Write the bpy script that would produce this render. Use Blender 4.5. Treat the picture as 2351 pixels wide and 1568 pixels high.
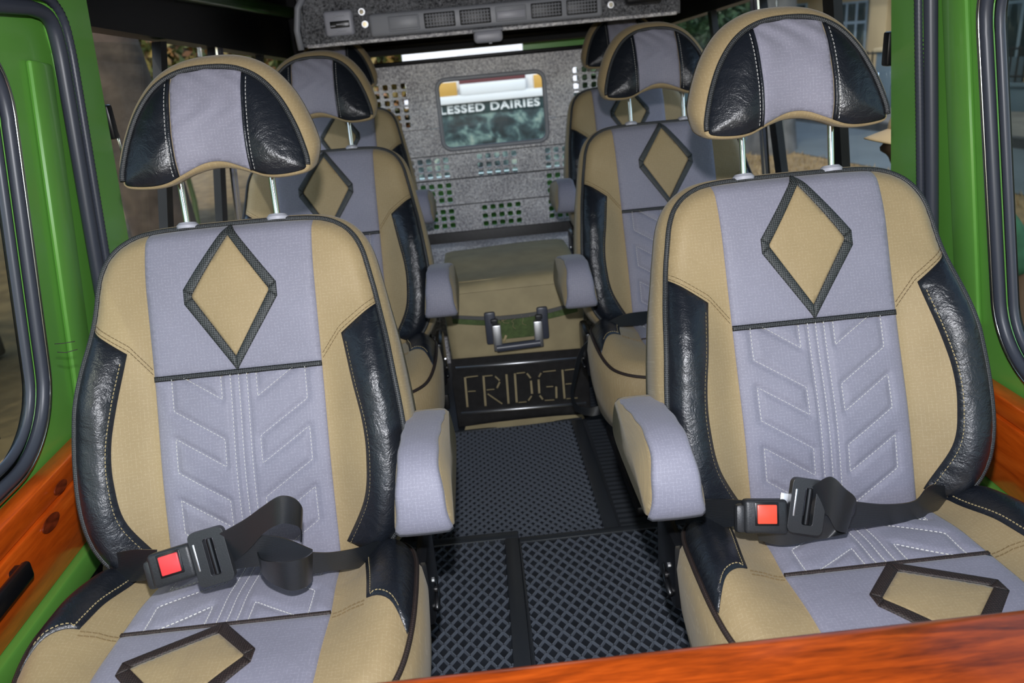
import bpy, bmesh, math, random
import numpy as np
from mathutils import Vector, Matrix
from mathutils.geometry import delaunay_2d_cdt
random.seed(7)
rng = np.random.default_rng(7)
for o in list(bpy.data.objects): bpy.data.objects.remove(o)
scene = bpy.context.scene
COL = scene.collection
R = math.radians

# ------------------------------------------------------------------ camera
CAM = Vector((-0.055, 0.0, 1.15))
PITCH, YAW, ROLL = R(21.2), R(1.48), R(5.3)
cd = bpy.data.cameras.new('camera'); cam = bpy.data.objects.new('camera', cd); COL.objects.link(cam)
fw = Vector((math.sin(YAW)*math.cos(PITCH), math.cos(YAW)*math.cos(PITCH), -math.sin(PITCH)))
r0 = Vector((math.cos(YAW), -math.sin(YAW), 0)); u0 = r0.cross(fw)
rt = r0*math.cos(ROLL) - u0*math.sin(ROLL); up = r0*math.sin(ROLL) + u0*math.cos(ROLL)
M = Matrix((rt, up, -fw)).transposed().to_4x4(); M.translation = CAM
cam.matrix_world = M
cd.sensor_width = 36; cd.lens = 36*1780/2351; cd.clip_start = 0.02; cd.clip_end = 300
cd.dof.use_dof = True; cd.dof.focus_distance = 1.28; cd.dof.aperture_fstop = 5.6
scene.camera = cam

# ------------------------------------------------------------------ light
scene.view_settings.view_transform = 'Standard'; scene.view_settings.look = 'None'
scene.view_settings.gamma = 1; scene.view_settings.use_curve_mapping = False
scene.view_settings.exposure = 0.0
w = bpy.data.worlds.new('world'); scene.world = w; w.use_nodes = True
nt = w.node_tree; nt.nodes.clear()
sky = nt.nodes.new('ShaderNodeTexSky'); sky.sky_type = 'NISHITA'; sky.sun_disc = False
sky.sun_elevation = R(52); sky.sun_rotation = R(200); sky.air_density = 1.2; sky.dust_density = 2.0
bgn = nt.nodes.new('ShaderNodeBackground'); bgn.inputs[1].default_value = 0.37
wo = nt.nodes.new('ShaderNodeOutputWorld')
nt.links.new(sky.outputs[0], bgn.inputs[0]); nt.links.new(bgn.outputs[0], wo.inputs[0])
sd = bpy.data.lights.new('sun', 'SUN'); sd.energy = 1.1; sd.angle = R(0.6); sd.color = (1, .95, .87)
sun = bpy.data.objects.new('sun', sd); COL.objects.link(sun)
sun.rotation_euler = Vector((0.33, 0.55, -0.80)).to_track_quat('-Z', 'Y').to_euler()
# the photographer's flash, just above the lens
fd = bpy.data.lights.new('camera_flash', 'SPOT'); fd.energy = 85; fd.shadow_soft_size = 0.018
fd.spot_size = R(118); fd.spot_blend = 0.6; fd.color = (.95, .955, 1.0)
flash = bpy.data.objects.new('camera_flash', fd); COL.objects.link(flash)
flash.location = CAM + up*0.16 - rt*0.008
flash.rotation_euler = (fw*1.0 + up*0.06).to_track_quat('-Z', 'Y').to_euler()

# ------------------------------------------------------------------ materials
MATS = {}
def nmat(name):
    m = bpy.data.materials.new(name); m.use_nodes = True
    t = m.node_tree; b = t.nodes['Principled BSDF']
    MATS[name] = m
    return m, t, b
def N(t, kind, **kw):
    n = t.nodes.new(kind)
    for k, v in kw.items():
        if k == 'inp':
            for i, x in v.items(): n.inputs[i].default_value = x
        else: setattr(n, k, v)
    return n
def ramp(t, fac, stops):
    r = t.nodes.new('ShaderNodeValToRGB'); e = r.color_ramp.elements
    while len(e) < len(stops): e.new(0.5)
    for k, (p, c) in enumerate(stops): e[k].position = p; e[k].color = (*c, 1)
    t.links.new(fac, r.inputs[0]); return r.outputs[0]
def bump(t, b, h, strength, dist, prev=None):
    n = t.nodes.new('ShaderNodeBump'); n.inputs['Strength'].default_value = strength; n.inputs['Distance'].default_value = dist
    t.links.new(h, n.inputs['Height'])
    if prev: t.links.new(prev, n.inputs['Normal'])
    t.links.new(n.outputs[0], b.inputs['Normal']); return n.outputs[0]
def coords(t, which='Object', scale=(1, 1, 1), rot=(0, 0, 0)):
    c = t.nodes.new('ShaderNodeTexCoord'); mp = t.nodes.new('ShaderNodeMapping')
    mp.inputs['Scale'].default_value = scale; mp.inputs['Rotation'].default_value = rot
    t.links.new(c.outputs[which], mp.inputs[0]); return mp.outputs[0]
def tex_noise(t, vec, scale, detail=3, rough=.5, distort=0):
    n = N(t, 'ShaderNodeTexNoise', inp={'Scale': scale, 'Detail': detail, 'Roughness': rough, 'Distortion': distort})
    t.links.new(vec, n.inputs['Vector']); return n.outputs[0]
def math_(t, op, a, b=None, c=None):
    n = t.nodes.new('ShaderNodeMath'); n.operation = op
    for k, x in enumerate((a, b, c)):
        if x is None: continue
        if isinstance(x, (int, float)): n.inputs[k].default_value = x
        else: t.links.new(x, n.inputs[k])
    return n.outputs[0]
def plain(name, col, rough=.5, metal=0, spec=.5, noise=None, coat=0, emit=None):
    m, t, b = nmat(name)
    b.inputs['Base Color'].default_value = (*col, 1); b.inputs['Roughness'].default_value = rough
    b.inputs['Metallic'].default_value = metal; b.inputs['Specular IOR Level'].default_value = spec
    if coat: b.inputs['Coat Weight'].default_value = coat; b.inputs['Coat Roughness'].default_value = .08
    if noise:
        sc, amt, bs, bd = noise
        v = coords(t); h = tex_noise(t, v, sc, 4)
        lo = tuple(max(0, x*(1-amt)) for x in col); hi = tuple(min(1, x*(1+amt)) for x in col)
        t.links.new(ramp(t, h, [(.3, lo), (.7, hi)]), b.inputs['Base Color'])
        if bs: bump(t, b, h, bs, bd)
    return m
def fabric(name, col, light, grid=.0052):
    """ripstop cloth: fine weave plus a faint lighter thread grid; UVs are in metres"""
    m, t, b = nmat(name)
    v = coords(t, 'UV'); sp = t.nodes.new('ShaderNodeSeparateXYZ'); t.links.new(v, sp.inputs[0])
    wob = tex_noise(t, v, 90, 2)
    lines = []
    for ax in (0, 1):
        q = math_(t, 'MULTIPLY', sp.outputs[ax], 1/grid)
        q = math_(t, 'ADD', q, math_(t, 'MULTIPLY', wob, .25))
        f = math_(t, 'FRACT', q); lines.append(math_(t, 'LESS_THAN', f, .13))
    g = math_(t, 'MAXIMUM', lines[0], lines[1])
    brk = tex_noise(t, v, 260, 2); brk = math_(t, 'GREATER_THAN', brk, .5)
    g = math_(t, 'MULTIPLY', g, brk)
    big = tex_noise(t, v, 9, 3)
    base = ramp(t, big, [(.3, tuple(x*.93 for x in col)), (.7, tuple(x*1.05 for x in col))])
    mx = t.nodes.new('ShaderNodeMixRGB'); mx.inputs[2].default_value = (*light, 1)
    t.links.new(base, mx.inputs[1]); t.links.new(math_(t, 'MULTIPLY', g, .28), mx.inputs[0])
    t.links.new(mx.outputs[0], b.inputs['Base Color'])
    b.inputs['Roughness'].default_value = .62; b.inputs['Sheen Weight'].default_value = .12
    b.inputs['Specular IOR Level'].default_value = .35
    wv = tex_noise(t, v, 900, 1); n1 = bump(t, b, wv, .12, .001)
    wr = tex_noise(t, v, 22, 3, .55, .6); bump(t, b, wr, .22, .008, n1)
    return m
fabric('tan_cloth', (.322, .243, .128), (.52, .43, .27))
fabric('grey_cloth', (.225, .224, .282), (.44, .44, .52))
def vinyl(name, col):
    m, t, b = nmat(name)
    b.inputs['Base Color'].default_value = (*col, 1); b.inputs['Roughness'].default_value = .36
    b.inputs['Specular IOR Level'].default_value = .62
    v = coords(t, 'UV')
    v1 = N(t, 'ShaderNodeTexVoronoi', feature='DISTANCE_TO_EDGE', inp={'Scale': 210}); 
    n0 = N(t, 'ShaderNodeTexNoise', inp={'Scale': 45, 'Detail': 3}); t.links.new(v, n0.inputs['Vector'])
    mixv = t.nodes.new('ShaderNodeVectorMath'); mixv.operation = 'MULTIPLY_ADD'
    t.links.new(n0.outputs['Color'], mixv.inputs[0]); mixv.inputs[1].default_value = (.018, .018, .018); t.links.new(v, mixv.inputs[2])
    t.links.new(mixv.outputs[0], v1.inputs['Vector'])
    h = math_(t, 'MINIMUM', v1.outputs[0], .22)
    a = bump(t, b, h, .30, .002)
    w1 = tex_noise(t, v, 38, 4, .6, 1.4); a = bump(t, b, w1, .34, .006, a)
    w2 = tex_noise(t, v, 11, 2, .5, .6); bump(t, b, w2, .30, .02, a)
    return m
vinyl('black_vinyl', (.009, .0115, .017))
def braid(name, c1, c2, sx=420, sy=420):
    m, t, b = nmat(name)
    v = coords(t, 'UV', (1, 1, 1), (0, 0, R(45)))
    ch = N(t, 'ShaderNodeTexChecker', inp={'Scale': sx}); t.links.new(v, ch.inputs['Vector'])
    nz = tex_noise(t, v, 900, 2)
    f = math_(t, 'MULTIPLY', ch.outputs['Fac'], nz)
    t.links.new(ramp(t, f, [(.36, c1), (.70, c2)]), b.inputs['Base Color'])
    b.inputs['Roughness'].default_value = .6
    bump(t, b, ch.outputs['Fac'], .5, .001)
    return m
braid('braid', (.003, .004, .005), (.12, .13, .14), 460)
braid('webbing', (.005, .007, .008), (.15, .165, .165), 420)
braid('brown_braid', (.010, .006, .005), (.07, .045, .04), 420)
plain('thread_white', (.62, .62, .60), .6)
plain('thread_tan', (.42, .34, .18), .6)
plain('thread_dark', (.02, .018, .015), .6)
plain('thread_brown', (.19, .135, .065), .6)
plain('chrome', (.85, .86, .88), .09, 1)
plain('steel', (.72, .74, .77), .42, 1)
plain('pale_plastic', (.40, .41, .47), .4)
plain('grey_plastic', (.30, .315, .35), .42)
plain('dark_plastic', (.022, .024, .027), .42, noise=(500, .2, .2, .001))
plain('black_plastic', (.006, .0065, .008), .3)
plain('red_plastic', (.80, .055, .06), .35)
plain('orange_red_plastic', (.80, .085, .045), .35)
plain('black_metal', (.010, .0095, .0105), .45, noise=(60, .5, .05, .002))
plain('black_paint', (.003, .0032, .004), .38, spec=.25)
plain('headliner', (.004, .004, .0045), .75)
plain('rubber', (.045, .052, .072), .40)
plain('rubber_ridge', (.105, .12, .145), .36)  # lighter than the mat rubber: worn tops plus painted-in highlights
plain('rubber_mat', (.018, .021, .027), .33, noise=(35, .25, 0, 0))
plain('rubber_edge', (.028, .032, .038), .32)
plain('silver_trim', (.6, .62, .66), .18, 1)
plain('green_paint', (.125, .36, .058), .3, coat=.4, noise=(5, .06, 0, 0))
plain('dark_green_paint', (.018, .05, .012), .25)
plain('olive_cloth', (.075, .115, .035), .75, noise=(70, .25, .2, .002))
plain('cover_canvas', (.36, .30, .17), .72, noise=(14, .12, .25, .01))
plain('binding_grey', (.10, .10, .095), .7)
plain('blue_grey_plastic', (.055, .062, .085), .35)
plain('skin', (.13, .065, .038), .5)
plain('cap_cloth', (.42, .29, .15), .8)
plain('green_shirt', (.05, .16, .09), .85, noise=(30, .2, .2, .004))
plain('trousers', (.05, .05, .06), .85)
plain('bark', (.062, .042, .028), .9, noise=(6, .45, .8, .03))
plain('pale_bark', (.105, .10, .095), .9, noise=(5, .35, .7, .03))
plain('earth', (.29, .21, .135), .95, noise=(1.3, .3, .3, .03))
plain('road', (.095, .115, .125), .9, noise=(2.2, .12, .1, .01))
plain('pavement', (.17, .155, .135), .9, noise=(3, .2, .1, .01))
plain('kerb_paint', (.05, .05, .05), .8, noise=(2, .5, .1, .01))
plain('cream_wall', (.42, .33, .20), .85, noise=(1.2, .08, .05, .01))
plain('blue_wall', (.085, .12, .15), .85, noise=(1.5, .12, .05, .01))
plain('blue_frame', (.24, .31, .38), .5)
plain('dark_glass', (.035, .05, .055), .08)
plain('iron', (.015, .016, .018), .5)
plain('white_board', (.80, .82, .84), .5)
plain('maroon_board', (.13, .03, .04), .55)
plain('yellow_board', (.62, .36, .08), .6)
plain('white_letter', (.85, .87, .88), .5)
plain('stem', (.12, .16, .05), .7)
plain('stone', (.085, .06, .034), .9, noise=(3, .4, .6, .03))

def wood(name, c1, c2, c3, axis_scale):
    m, t, b = nmat(name)
    v = coords(t, 'Object', axis_scale)
    n = tex_noise(t, v, 7, 5, .55, 1.2); n2 = tex_noise(t, v, 45, 3, .6, .3)
    f = math_(t, 'ADD', math_(t, 'MULTIPLY', n, .75), math_(t, 'MULTIPLY', n2, .25))
    t.links.new(ramp(t, f, [(.30, c1), (.5, c2), (.68, c3)]), b.inputs['Base Color'])
    b.inputs['Roughness'].default_value = .28; b.inputs['Coat Weight'].default_value = .4; b.inputs['Coat Roughness'].default_value = .12
    return m
wood('varnished_wood_cross', (.07, .010, .002), (.30, .045, .004), (.52, .088, .008), (.7, 5, 5))
wood('varnished_wood_long', (.40, .05, .004), (.66, .098, .006), (.82, .145, .012), (5, .7, 5))
plain('wood_knot', (.14, .022, .006), .35, noise=(60, .5, 0, 0))

def speckle(name, c1, c2, sparkle, sc, metal):
    """speckled spray-textured lining; grain colour also paints in the flash glitter"""
    m, t, b = nmat(name)
    v = coords(t)
    n = tex_noise(t, v, sc, 4, .65); vo = N(t, 'ShaderNodeTexVoronoi', inp={'Scale': sc*1.5}); b.inputs['Metallic'].default_value = metal; t.links.new(v, vo.inputs['Vector'])
    big = tex_noise(t, v, 9, 3)
    f = math_(t, 'ADD', math_(t, 'MULTIPLY', n, .75), math_(t, 'MULTIPLY', big, .25))
    t.links.new(ramp(t, f, [(.38, c1), (.60, c2)]), b.inputs['Base Color'])
    b.inputs['Roughness'].default_value = .42; b.inputs['Specular IOR Level'].default_value = sparkle
    a = bump(t, b, n, .9, .006); bump(t, b, vo.outputs['Distance'], .8, .004, a)
    return m
speckle('speckled_lining', (.34, .335, .37), (1.0, .99, 1.0), 1.0, 95, .1)
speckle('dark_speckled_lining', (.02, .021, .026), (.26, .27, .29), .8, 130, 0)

def glass(name, tint, gloss=.05):
    m = bpy.data.materials.new(name); m.use_nodes = True; t = m.node_tree; t.nodes.clear(); MATS[name] = m
    o = t.nodes.new('ShaderNodeOutputMaterial'); tr = t.nodes.new('ShaderNodeBsdfTransparent'); tr.inputs[0].default_value = (*tint, 1)
    gl = t.nodes.new('ShaderNodeBsdfGlossy'); gl.inputs['Roughness'].default_value = .02
    mx = t.nodes.new('ShaderNodeMixShader'); lw = t.nodes.new('ShaderNodeLayerWeight'); lw.inputs[0].default_value = .5
    t.links.new(math_(t, 'MULTIPLY_ADD', math_(t, 'POWER', lw.outputs['Facing'], 5), .22, .012), mx.inputs[0]); t.links.new(tr.outputs[0], mx.inputs[1]); t.links.new(gl.outputs[0], mx.inputs[2])
    t.links.new(mx.outputs[0], o.inputs[0]); return m
glass('window_glass', (.90, .93, .92))
glass('tinted_glass', (.62, .66, .62))

def leafmat(name, stops):
    m, t, b = nmat(name)
    g = t.nodes.new('ShaderNodeNewGeometry')
    t.links.new(ramp(t, g.outputs['Random Per Island'], stops), b.inputs['Base Color'])
    b.inputs['Roughness'].default_value = .55
    return m
leafmat('autumn_leaves', [(0, (.03, .055, .012)), (.35, (.11, .11, .018)), (.65, (.23, .14, .03)), (1, (.25, .09, .045))])
leafmat('dark_leaves', [(0, (.012, .035, .014)), (.5, (.03, .075, .03)), (1, (.09, .15, .08))])
leafmat('dry_grass', [(0, (.15, .09, .035)), (.5, (.25, .16, .065)), (1, (.33, .24, .11))])
leafmat('banana_leaf', [(0, (.02, .075, .012)), (.6, (.045, .14, .025)), (1, (.08, .19, .05))])
plain('leaf_rib', (.25, .34, .13), .5)
plain('dry_ground', (.22, .145, .065), .95, noise=(5, .3, .5, .03))

def picture(name):
    """printed photograph on the banner: dark blotches over teal"""
    m, t, b = nmat(name)
    v = coords(t)
    n = tex_noise(t, v, 5.5, 3, .5, .8); n2 = tex_noise(t, v, 14, 2)
    f = math_(t, 'ADD', math_(t, 'MULTIPLY', n, .8), math_(t, 'MULTIPLY', n2, .2))
    t.links.new(ramp(t, f, [(.40, (.006, .014, .016)), (.50, (.03, .06, .065)), (.58, (.14, .22, .20)), (.70, (.34, .40, .32))]), b.inputs['Base Color'])
    b.inputs['Roughness'].default_value = .5
picture('banner_print')
plain('banner_dark', (.02, .05, .055), .5)

# ------------------------------------------------------------------ helpers
def link(o, parent=None):
    COL.objects.link(o)
    if parent is not None: o.parent = parent
    return o
def mesh_obj(name, verts, faces, mat, parent=None, uv=None, smooth=True, kind=None):
    me = bpy.data.meshes.new(name)
    me.from_pydata([tuple(v) for v in verts], [], [tuple(int(i) for i in f) for f in faces])
    if uv is not None:
        lay = me.uv_layers.new(name='uv')
        idx = np.empty(len(me.loops), dtype=np.int32); me.loops.foreach_get('vertex_index', idx)
        lay.data.foreach_set('uv', np.asarray(uv, dtype=np.float32)[idx].ravel())
    if smooth: me.polygons.foreach_set('use_smooth', [True]*len(me.polygons))
    me.materials.append(MATS[mat]); me.update()
    o = bpy.data.objects.new(name, me); link(o, parent)
    if kind: o['kind'] = kind
    return o
def bm_obj(name, bm, mat, parent=None, smooth=False, kind=None, auto=None):
    me = bpy.data.meshes.new(name)
    bmesh.ops.recalc_face_normals(bm, faces=bm.faces[:])
    if auto is not None:
        for f in bm.faces: f.smooth = True
        for e in bm.edges:
            if len(e.link_faces) == 2 and e.calc_face_angle() > auto: e.smooth = False
    elif smooth:
        for f in bm.faces: f.smooth = True
    bm.to_mesh(me); bm.free(); me.materials.append(MATS[mat])
    o = bpy.data.objects.new(name, me); link(o, parent)
    if kind: o['kind'] = kind
    return o
def empty(name, loc=(0, 0, 0), rz=0):
    o = bpy.data.objects.new(name, None); o.empty_display_size = .05; link(o); o.location = loc; o.rotation_euler = (0, 0, rz); return o
def tag(o, label=None, cat=None, group=None, kind=None):
    if label: o['label'] = label
    if cat: o['category'] = cat
    if group: o['group'] = group
    if kind: o['kind'] = kind
    return o
def copy_tree(o, parent=None):
    c = o.copy(); COL.objects.link(c)
    if parent is not None: c.parent = parent
    for ch in list(o.children): copy_tree(ch, c)
    return c
def add_box(bm, c, s, bev=0, mat=None, seg=2):
    """box centred at c with size s, bevelled, optionally transformed by a matrix"""
    r = bmesh.ops.create_cube(bm, size=1)
    vs = r['verts']
    for v in vs: v.co = Vector((v.co.x*s[0], v.co.y*s[1], v.co.z*s[2]))
    if bev > 0:
        es = list({e for v in vs for e in v.link_edges})
        rr = bmesh.ops.bevel(bm, geom=es, offset=bev, segments=seg, affect='EDGES', profile=.5)
        vs = list({v for f in rr['faces'] for v in f.verts} | {v for v in vs if v.is_valid})
    m = Matrix.Translation(c) @ (mat if mat is not None else Matrix())
    for v in vs: v.co = m @ v.co
    return vs
def box(name, c, s, mat, parent=None, bev=.004, rot=None, kind=None):
    bm = bmesh.new(); add_box(bm, Vector(c), s, bev, rot)
    return bm_obj(name, bm, mat, parent, auto=R(40), kind=kind)
def add_cyl(bm, p0, p1, r0, r1=None, n=16, cap=True):
    p0, p1 = Vector(p0), Vector(p1); r1 = r0 if r1 is None else r1
    d = (p1-p0).normalized(); a = d.orthogonal().normalized(); b = d.cross(a)
    A = [bm.verts.new(p0 + (a*math.cos(2*math.pi*k/n)+b*math.sin(2*math.pi*k/n))*r0) for k in range(n)]
    B = [bm.verts.new(p1 + (a*math.cos(2*math.pi*k/n)+b*math.sin(2*math.pi*k/n))*r1) for k in range(n)]
    for k in range(n): bm.faces.new((A[k], A[(k+1) % n], B[(k+1) % n], B[k]))
    if cap: bm.faces.new(A[::-1]); bm.faces.new(B)
def cyl(name, p0, p1, r, mat, parent=None, r1=None, n=16):
    bm = bmesh.new(); add_cyl(bm, p0, p1, r, r1, n); return bm_obj(name, bm, mat, parent, auto=R(40))
def catmull(pts, step, closed=False):
    """smooth curve through pts, resampled at an even step"""
    P = np.asarray(pts, float); n = len(P); out = []
    rngk = range(n) if closed else range(n-1)
    for i in rngk:
        if closed: p0, p1, p2, p3 = P[i-1], P[i], P[(i+1) % n], P[(i+2) % n]
        else: p0, p1, p2, p3 = P[max(i-1, 0)], P[i], P[i+1], P[min(i+2, n-1)]
        for s in np.linspace(0, 1, 24, endpoint=False):
            out.append(.5*((2*p1)+(-p0+p2)*s+(2*p0-5*p1+4*p2-p3)*s*s+(-p0+3*p1-3*p2+p3)*s**3))
    if not closed: out.append(P[-1])
    return resample(np.array(out), step, closed)
def resample(P, step, closed=False):
    P = np.asarray(P, float)
    Q = np.vstack([P, P[:1]]) if closed else P
    seg = np.linalg.norm(np.diff(Q, axis=0), axis=1); s = np.concatenate([[0], np.cumsum(seg)])
    n = max(2, int(round(s[-1]/step)))
    t = np.linspace(0, s[-1], n, endpoint=False) if closed else np.linspace(0, s[-1], n+1)
    return np.stack([np.interp(t, s, Q[:, k]) for k in range(P.shape[1])], 1)
def seg_resample(P, step, closed=True):
    """resample a polygon keeping its corners"""
    P = np.asarray(P, float); n = len(P); out = []
    for i in range(n if closed else n-1):
        a, b = P[i], P[(i+1) % n]; k = max(1, int(round(np.linalg.norm(b-a)/step)))
        for j in range(k): out.append(a+(b-a)*j/k)
    if not closed: out.append(P[-1])
    return np.array(out)
def inside(P, q):
    """even-odd test, q (m,2)"""
    x, y = q[:, 0], q[:, 1]; res = np.zeros(len(q), bool); n = len(P); j = n-1
    for i in range(n):
        xi, yi = P[i]; xj, yj = P[j]
        c = ((yi > y) != (yj > y)) & (x < (xj-xi)*(y-yi)/((yj-yi) if yj != yi else 1e-12)+xi)
        res ^= c; j = i
    return res
def dist_segs(q, A, B):
    """min distance of points q to segments A-B"""
    d = np.full(len(q), 1e9)
    for a, b in zip(A, B):
        ab = b-a; L = max(ab@ab, 1e-12)
        t = np.clip(((q-a)@ab)/L, 0, 1); d = np.minimum(d, np.linalg.norm(q-(a+t[:, None]*ab), axis=1))
    return d
def dist_poly(q, P): return dist_segs(q, P, np.roll(P, -1, 0))
def sstep(a, b, x):
    t = np.clip((x-a)/(b-a), 0, 1); return t*t*(3-2*t)
def cdt_fill(poly, res):
    """triangulate a polygon with an even interior grid -> (pts, tris, boundary_count)"""
    B = np.asarray(poly); lo, hi = B.min(0), B.max(0)
    gx = np.arange(lo[0], hi[0], res); gy = np.arange(lo[1], hi[1], res*.87)
    X, Y = np.meshgrid(gx, gy); X = X + (np.arange(len(gy)) % 2)[:, None]*res*.5
    q = np.stack([X.ravel(), Y.ravel()], 1); q = q[inside(B, q)]
    if len(q): q = q[dist_poly(q, B) > res*.45]
    pts = np.vstack([B, q]); nb = len(B)
    r = delaunay_2d_cdt([Vector(p) for p in pts], [(i, (i+1) % nb) for i in range(nb)], [], 1, 1e-7)
    return np.array([tuple(v) for v in r[0]]), [tuple(f) for f in r[2]], nb
def panel(name, poly, res, surf, frame, mat, parent, off=.001, puff=.003, pr=.01, groove=None, skirt=.004, extra=None):
    """padded panel lying on surf(u,v); frame maps (u,v,n) to space"""
    B = seg_resample(poly, res)
    pts, tris, nb = cdt_fill(B, res)
    n = surf(pts); d = dist_poly(pts, B)
    h = off + puff*(1-np.exp(-d/pr))
    if groove is not None:
        dg = dist_segs(pts, groove[0], groove[1]); h = h - groove[2]*np.exp(-(dg/groove[3])**2)
    if extra is not None: h = h + extra(pts)
    V = frame(pts, n+h)
    Bs = frame(B, surf(B)+off-skirt)
    k = len(V)
    # find boundary vertices in pts order (first nb are the boundary)
    F = list(tris)
    a2 = [(V[f[1]]-V[f[0]]) for f in tris[:1]]
    for i in range(nb):
        j = (i+1) % nb; F.append((i, j, k+j, k+i))
    me_uv = np.vstack([pts, B])
    o = mesh_obj(name, np.vstack([V, Bs]), F, mat, parent, me_uv)
    bm = bmesh.new(); bm.from_mesh(o.data); bmesh.ops.recalc_face_normals(bm, faces=bm.faces[:]); bm.to_mesh(o.data); bm.free()
    return o
def tube(name, path, r, mat, parent=None, closed=False, n=8, kind=None, flat=None):
    P = np.asarray(path, float); m = len(P); V = []; UV = []
    T = np.roll(P, -1, 0)-np.roll(P, 1, 0) if closed else np.gradient(P, axis=0)
    T /= np.linalg.norm(T, axis=1)[:, None]+1e-12
    s = np.concatenate([[0], np.cumsum(np.linalg.norm(np.diff(P, axis=0), axis=1))])
    a = np.array(Vector(T[0]).orthogonal().normalized())
    for i in range(m):
        a = a-T[i]*(a@T[i]); a /= np.linalg.norm(a); b = np.cross(T[i], a)
        rr = r if np.isscalar(r) else r[i]
        for k in range(n):
            th = 2*math.pi*k/n; V.append(P[i]+(a*math.cos(th)+b*math.sin(th))*rr); UV.append((s[i], th*rr))
    F = []
    for i in range(m if closed else m-1):
        j = (i+1) % m
        for k in range(n): F.append((i*n+k, i*n+(k+1) % n, j*n+(k+1) % n, j*n+k))
    if not closed: F.append(tuple(range(n))[::-1]); F.append(tuple((m-1)*n+k for k in range(n)))
    return mesh_obj(name, V, F, mat, parent, UV, kind=kind)
def strap(name, A, B, thick, mat, parent=None, steps=10, smooth=True):
    """flat webbing strip between two edge curves A and B (lists of points)"""
    A = np.array(A, float); B = np.array(B, float)
    if smooth:
        both = np.hstack([A, B]); n = len(both); out = []
        for i in range(n-1):
            p0, p1, p2, p3 = both[max(i-1, 0)], both[i], both[i+1], both[min(i+2, n-1)]
            for s in np.linspace(0, 1, steps, endpoint=False):
                out.append(.5*((2*p1)+(-p0+p2)*s+(2*p0-5*p1+4*p2-p3)*s*s+(-p0+3*p1-3*p2+p3)*s**3))
        out.append(both[-1]); both = np.array(out); A, B = both[:, :3], both[:, 3:]
    m = len(A); Mid = (A+B)/2
    T = np.gradient(Mid, axis=0); W = B-A; Nn = np.cross(T, W); Nn /= np.linalg.norm(Nn, axis=1)[:, None]+1e-12
    s = np.concatenate([[0], np.cumsum(np.linalg.norm(np.diff(Mid, axis=0), axis=1))]); wd = np.linalg.norm(W, axis=1).mean()
    V = np.vstack([A+Nn*thick/2, B+Nn*thick/2, B-Nn*thick/2, A-Nn*thick/2])
    UV = [(x, 0) for x in s]+[(x, wd) for x in s]+[(x, wd) for x in s]+[(x, 0) for x in s]
    F = []
    for i in range(m-1):
        for a, b in ((0, 1), (1, 2), (2, 3), (3, 0)):
            F.append((a*m+i, b*m+i, b*m+i+1, a*m+i+1))
    F.append((0, m, 2*m, 3*m)); F.append((m-1, 4*m-1, 3*m-1, 2*m-1))
    o = mesh_obj(name, V, F, mat, parent, UV, smooth=False)
    bm = bmesh.new(); bm.from_mesh(o.data); bmesh.ops.recalc_face_normals(bm, faces=bm.faces[:])
    for f in bm.faces: f.smooth = True
    for e in bm.edges:
        if len(e.link_faces) == 2 and e.calc_face_angle() > R(50): e.smooth = False
    bm.to_mesh(o.data); bm.free()
    return o
def plate(name, outer, holes, thick, frame, mat, parent=None, kind=None):
    """flat plate with cut-outs: polygons in (a,b); frame(a,b,depth) -> xyz"""
    pts = []; edges = []
    for P in [outer]+holes:
        k = len(pts); pts += [tuple(p) for p in P]; edges += [(k+i, k+(i+1) % len(P)) for i in range(len(P))]
    r = delaunay_2d_cdt([Vector(p) for p in pts], edges, [], 0, 1e-7)
    V = np.array([tuple(v) for v in r[0]]); T = [tuple(f) for f in r[2]]
    C = np.array([V[list(f)].mean(0) for f in T]); keep = inside(np.array(outer), C)
    for h in holes:
        h = np.array(h); lo, hi = h.min(0), h.max(0)
        sel = np.where((C[:, 0] > lo[0]) & (C[:, 0] < hi[0]) & (C[:, 1] > lo[1]) & (C[:, 1] < hi[1]))[0]
        if len(sel): keep[sel[inside(h, C[sel])]] = False
    T = [t for t, k in zip(T, keep) if k]
    n = len(V); ec = {}
    for t in T:
        for a, b in ((t[0], t[1]), (t[1], t[2]), (t[2], t[0])): ec.setdefault((min(a, b), max(a, b)), []).append((a, b))
    F = [t for t in T]+[(t[0]+n, t[2]+n, t[1]+n) for t in T]
    for k, l in ec.items():
        if len(l) == 1: a, b = l[0]; F.append((b, a, a+n, b+n))
    VV = [frame(a, b, 0) for a, b in V]+[frame(a, b, thick) for a, b in V]
    o = mesh_obj(name, VV, F, mat, parent, smooth=False, kind=kind)
    bm = bmesh.new(); bm.from_mesh(o.data); bmesh.ops.recalc_face_normals(bm, faces=bm.faces[:]); bm.to_mesh(o.data); bm.free()
    return o
def rrect(x0, y0, x1, y1, r, n=6):
    out = []
    for cx, cy, a0 in ((x1-r, y1-r, 0), (x0+r, y1-r, 90), (x0+r, y0+r, 180), (x1-r, y0+r, 270)):
        for k in range(n+1): a = R(a0+90*k/n); out.append((cx+r*math.cos(a), cy+r*math.sin(a)))
    return out
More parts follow.
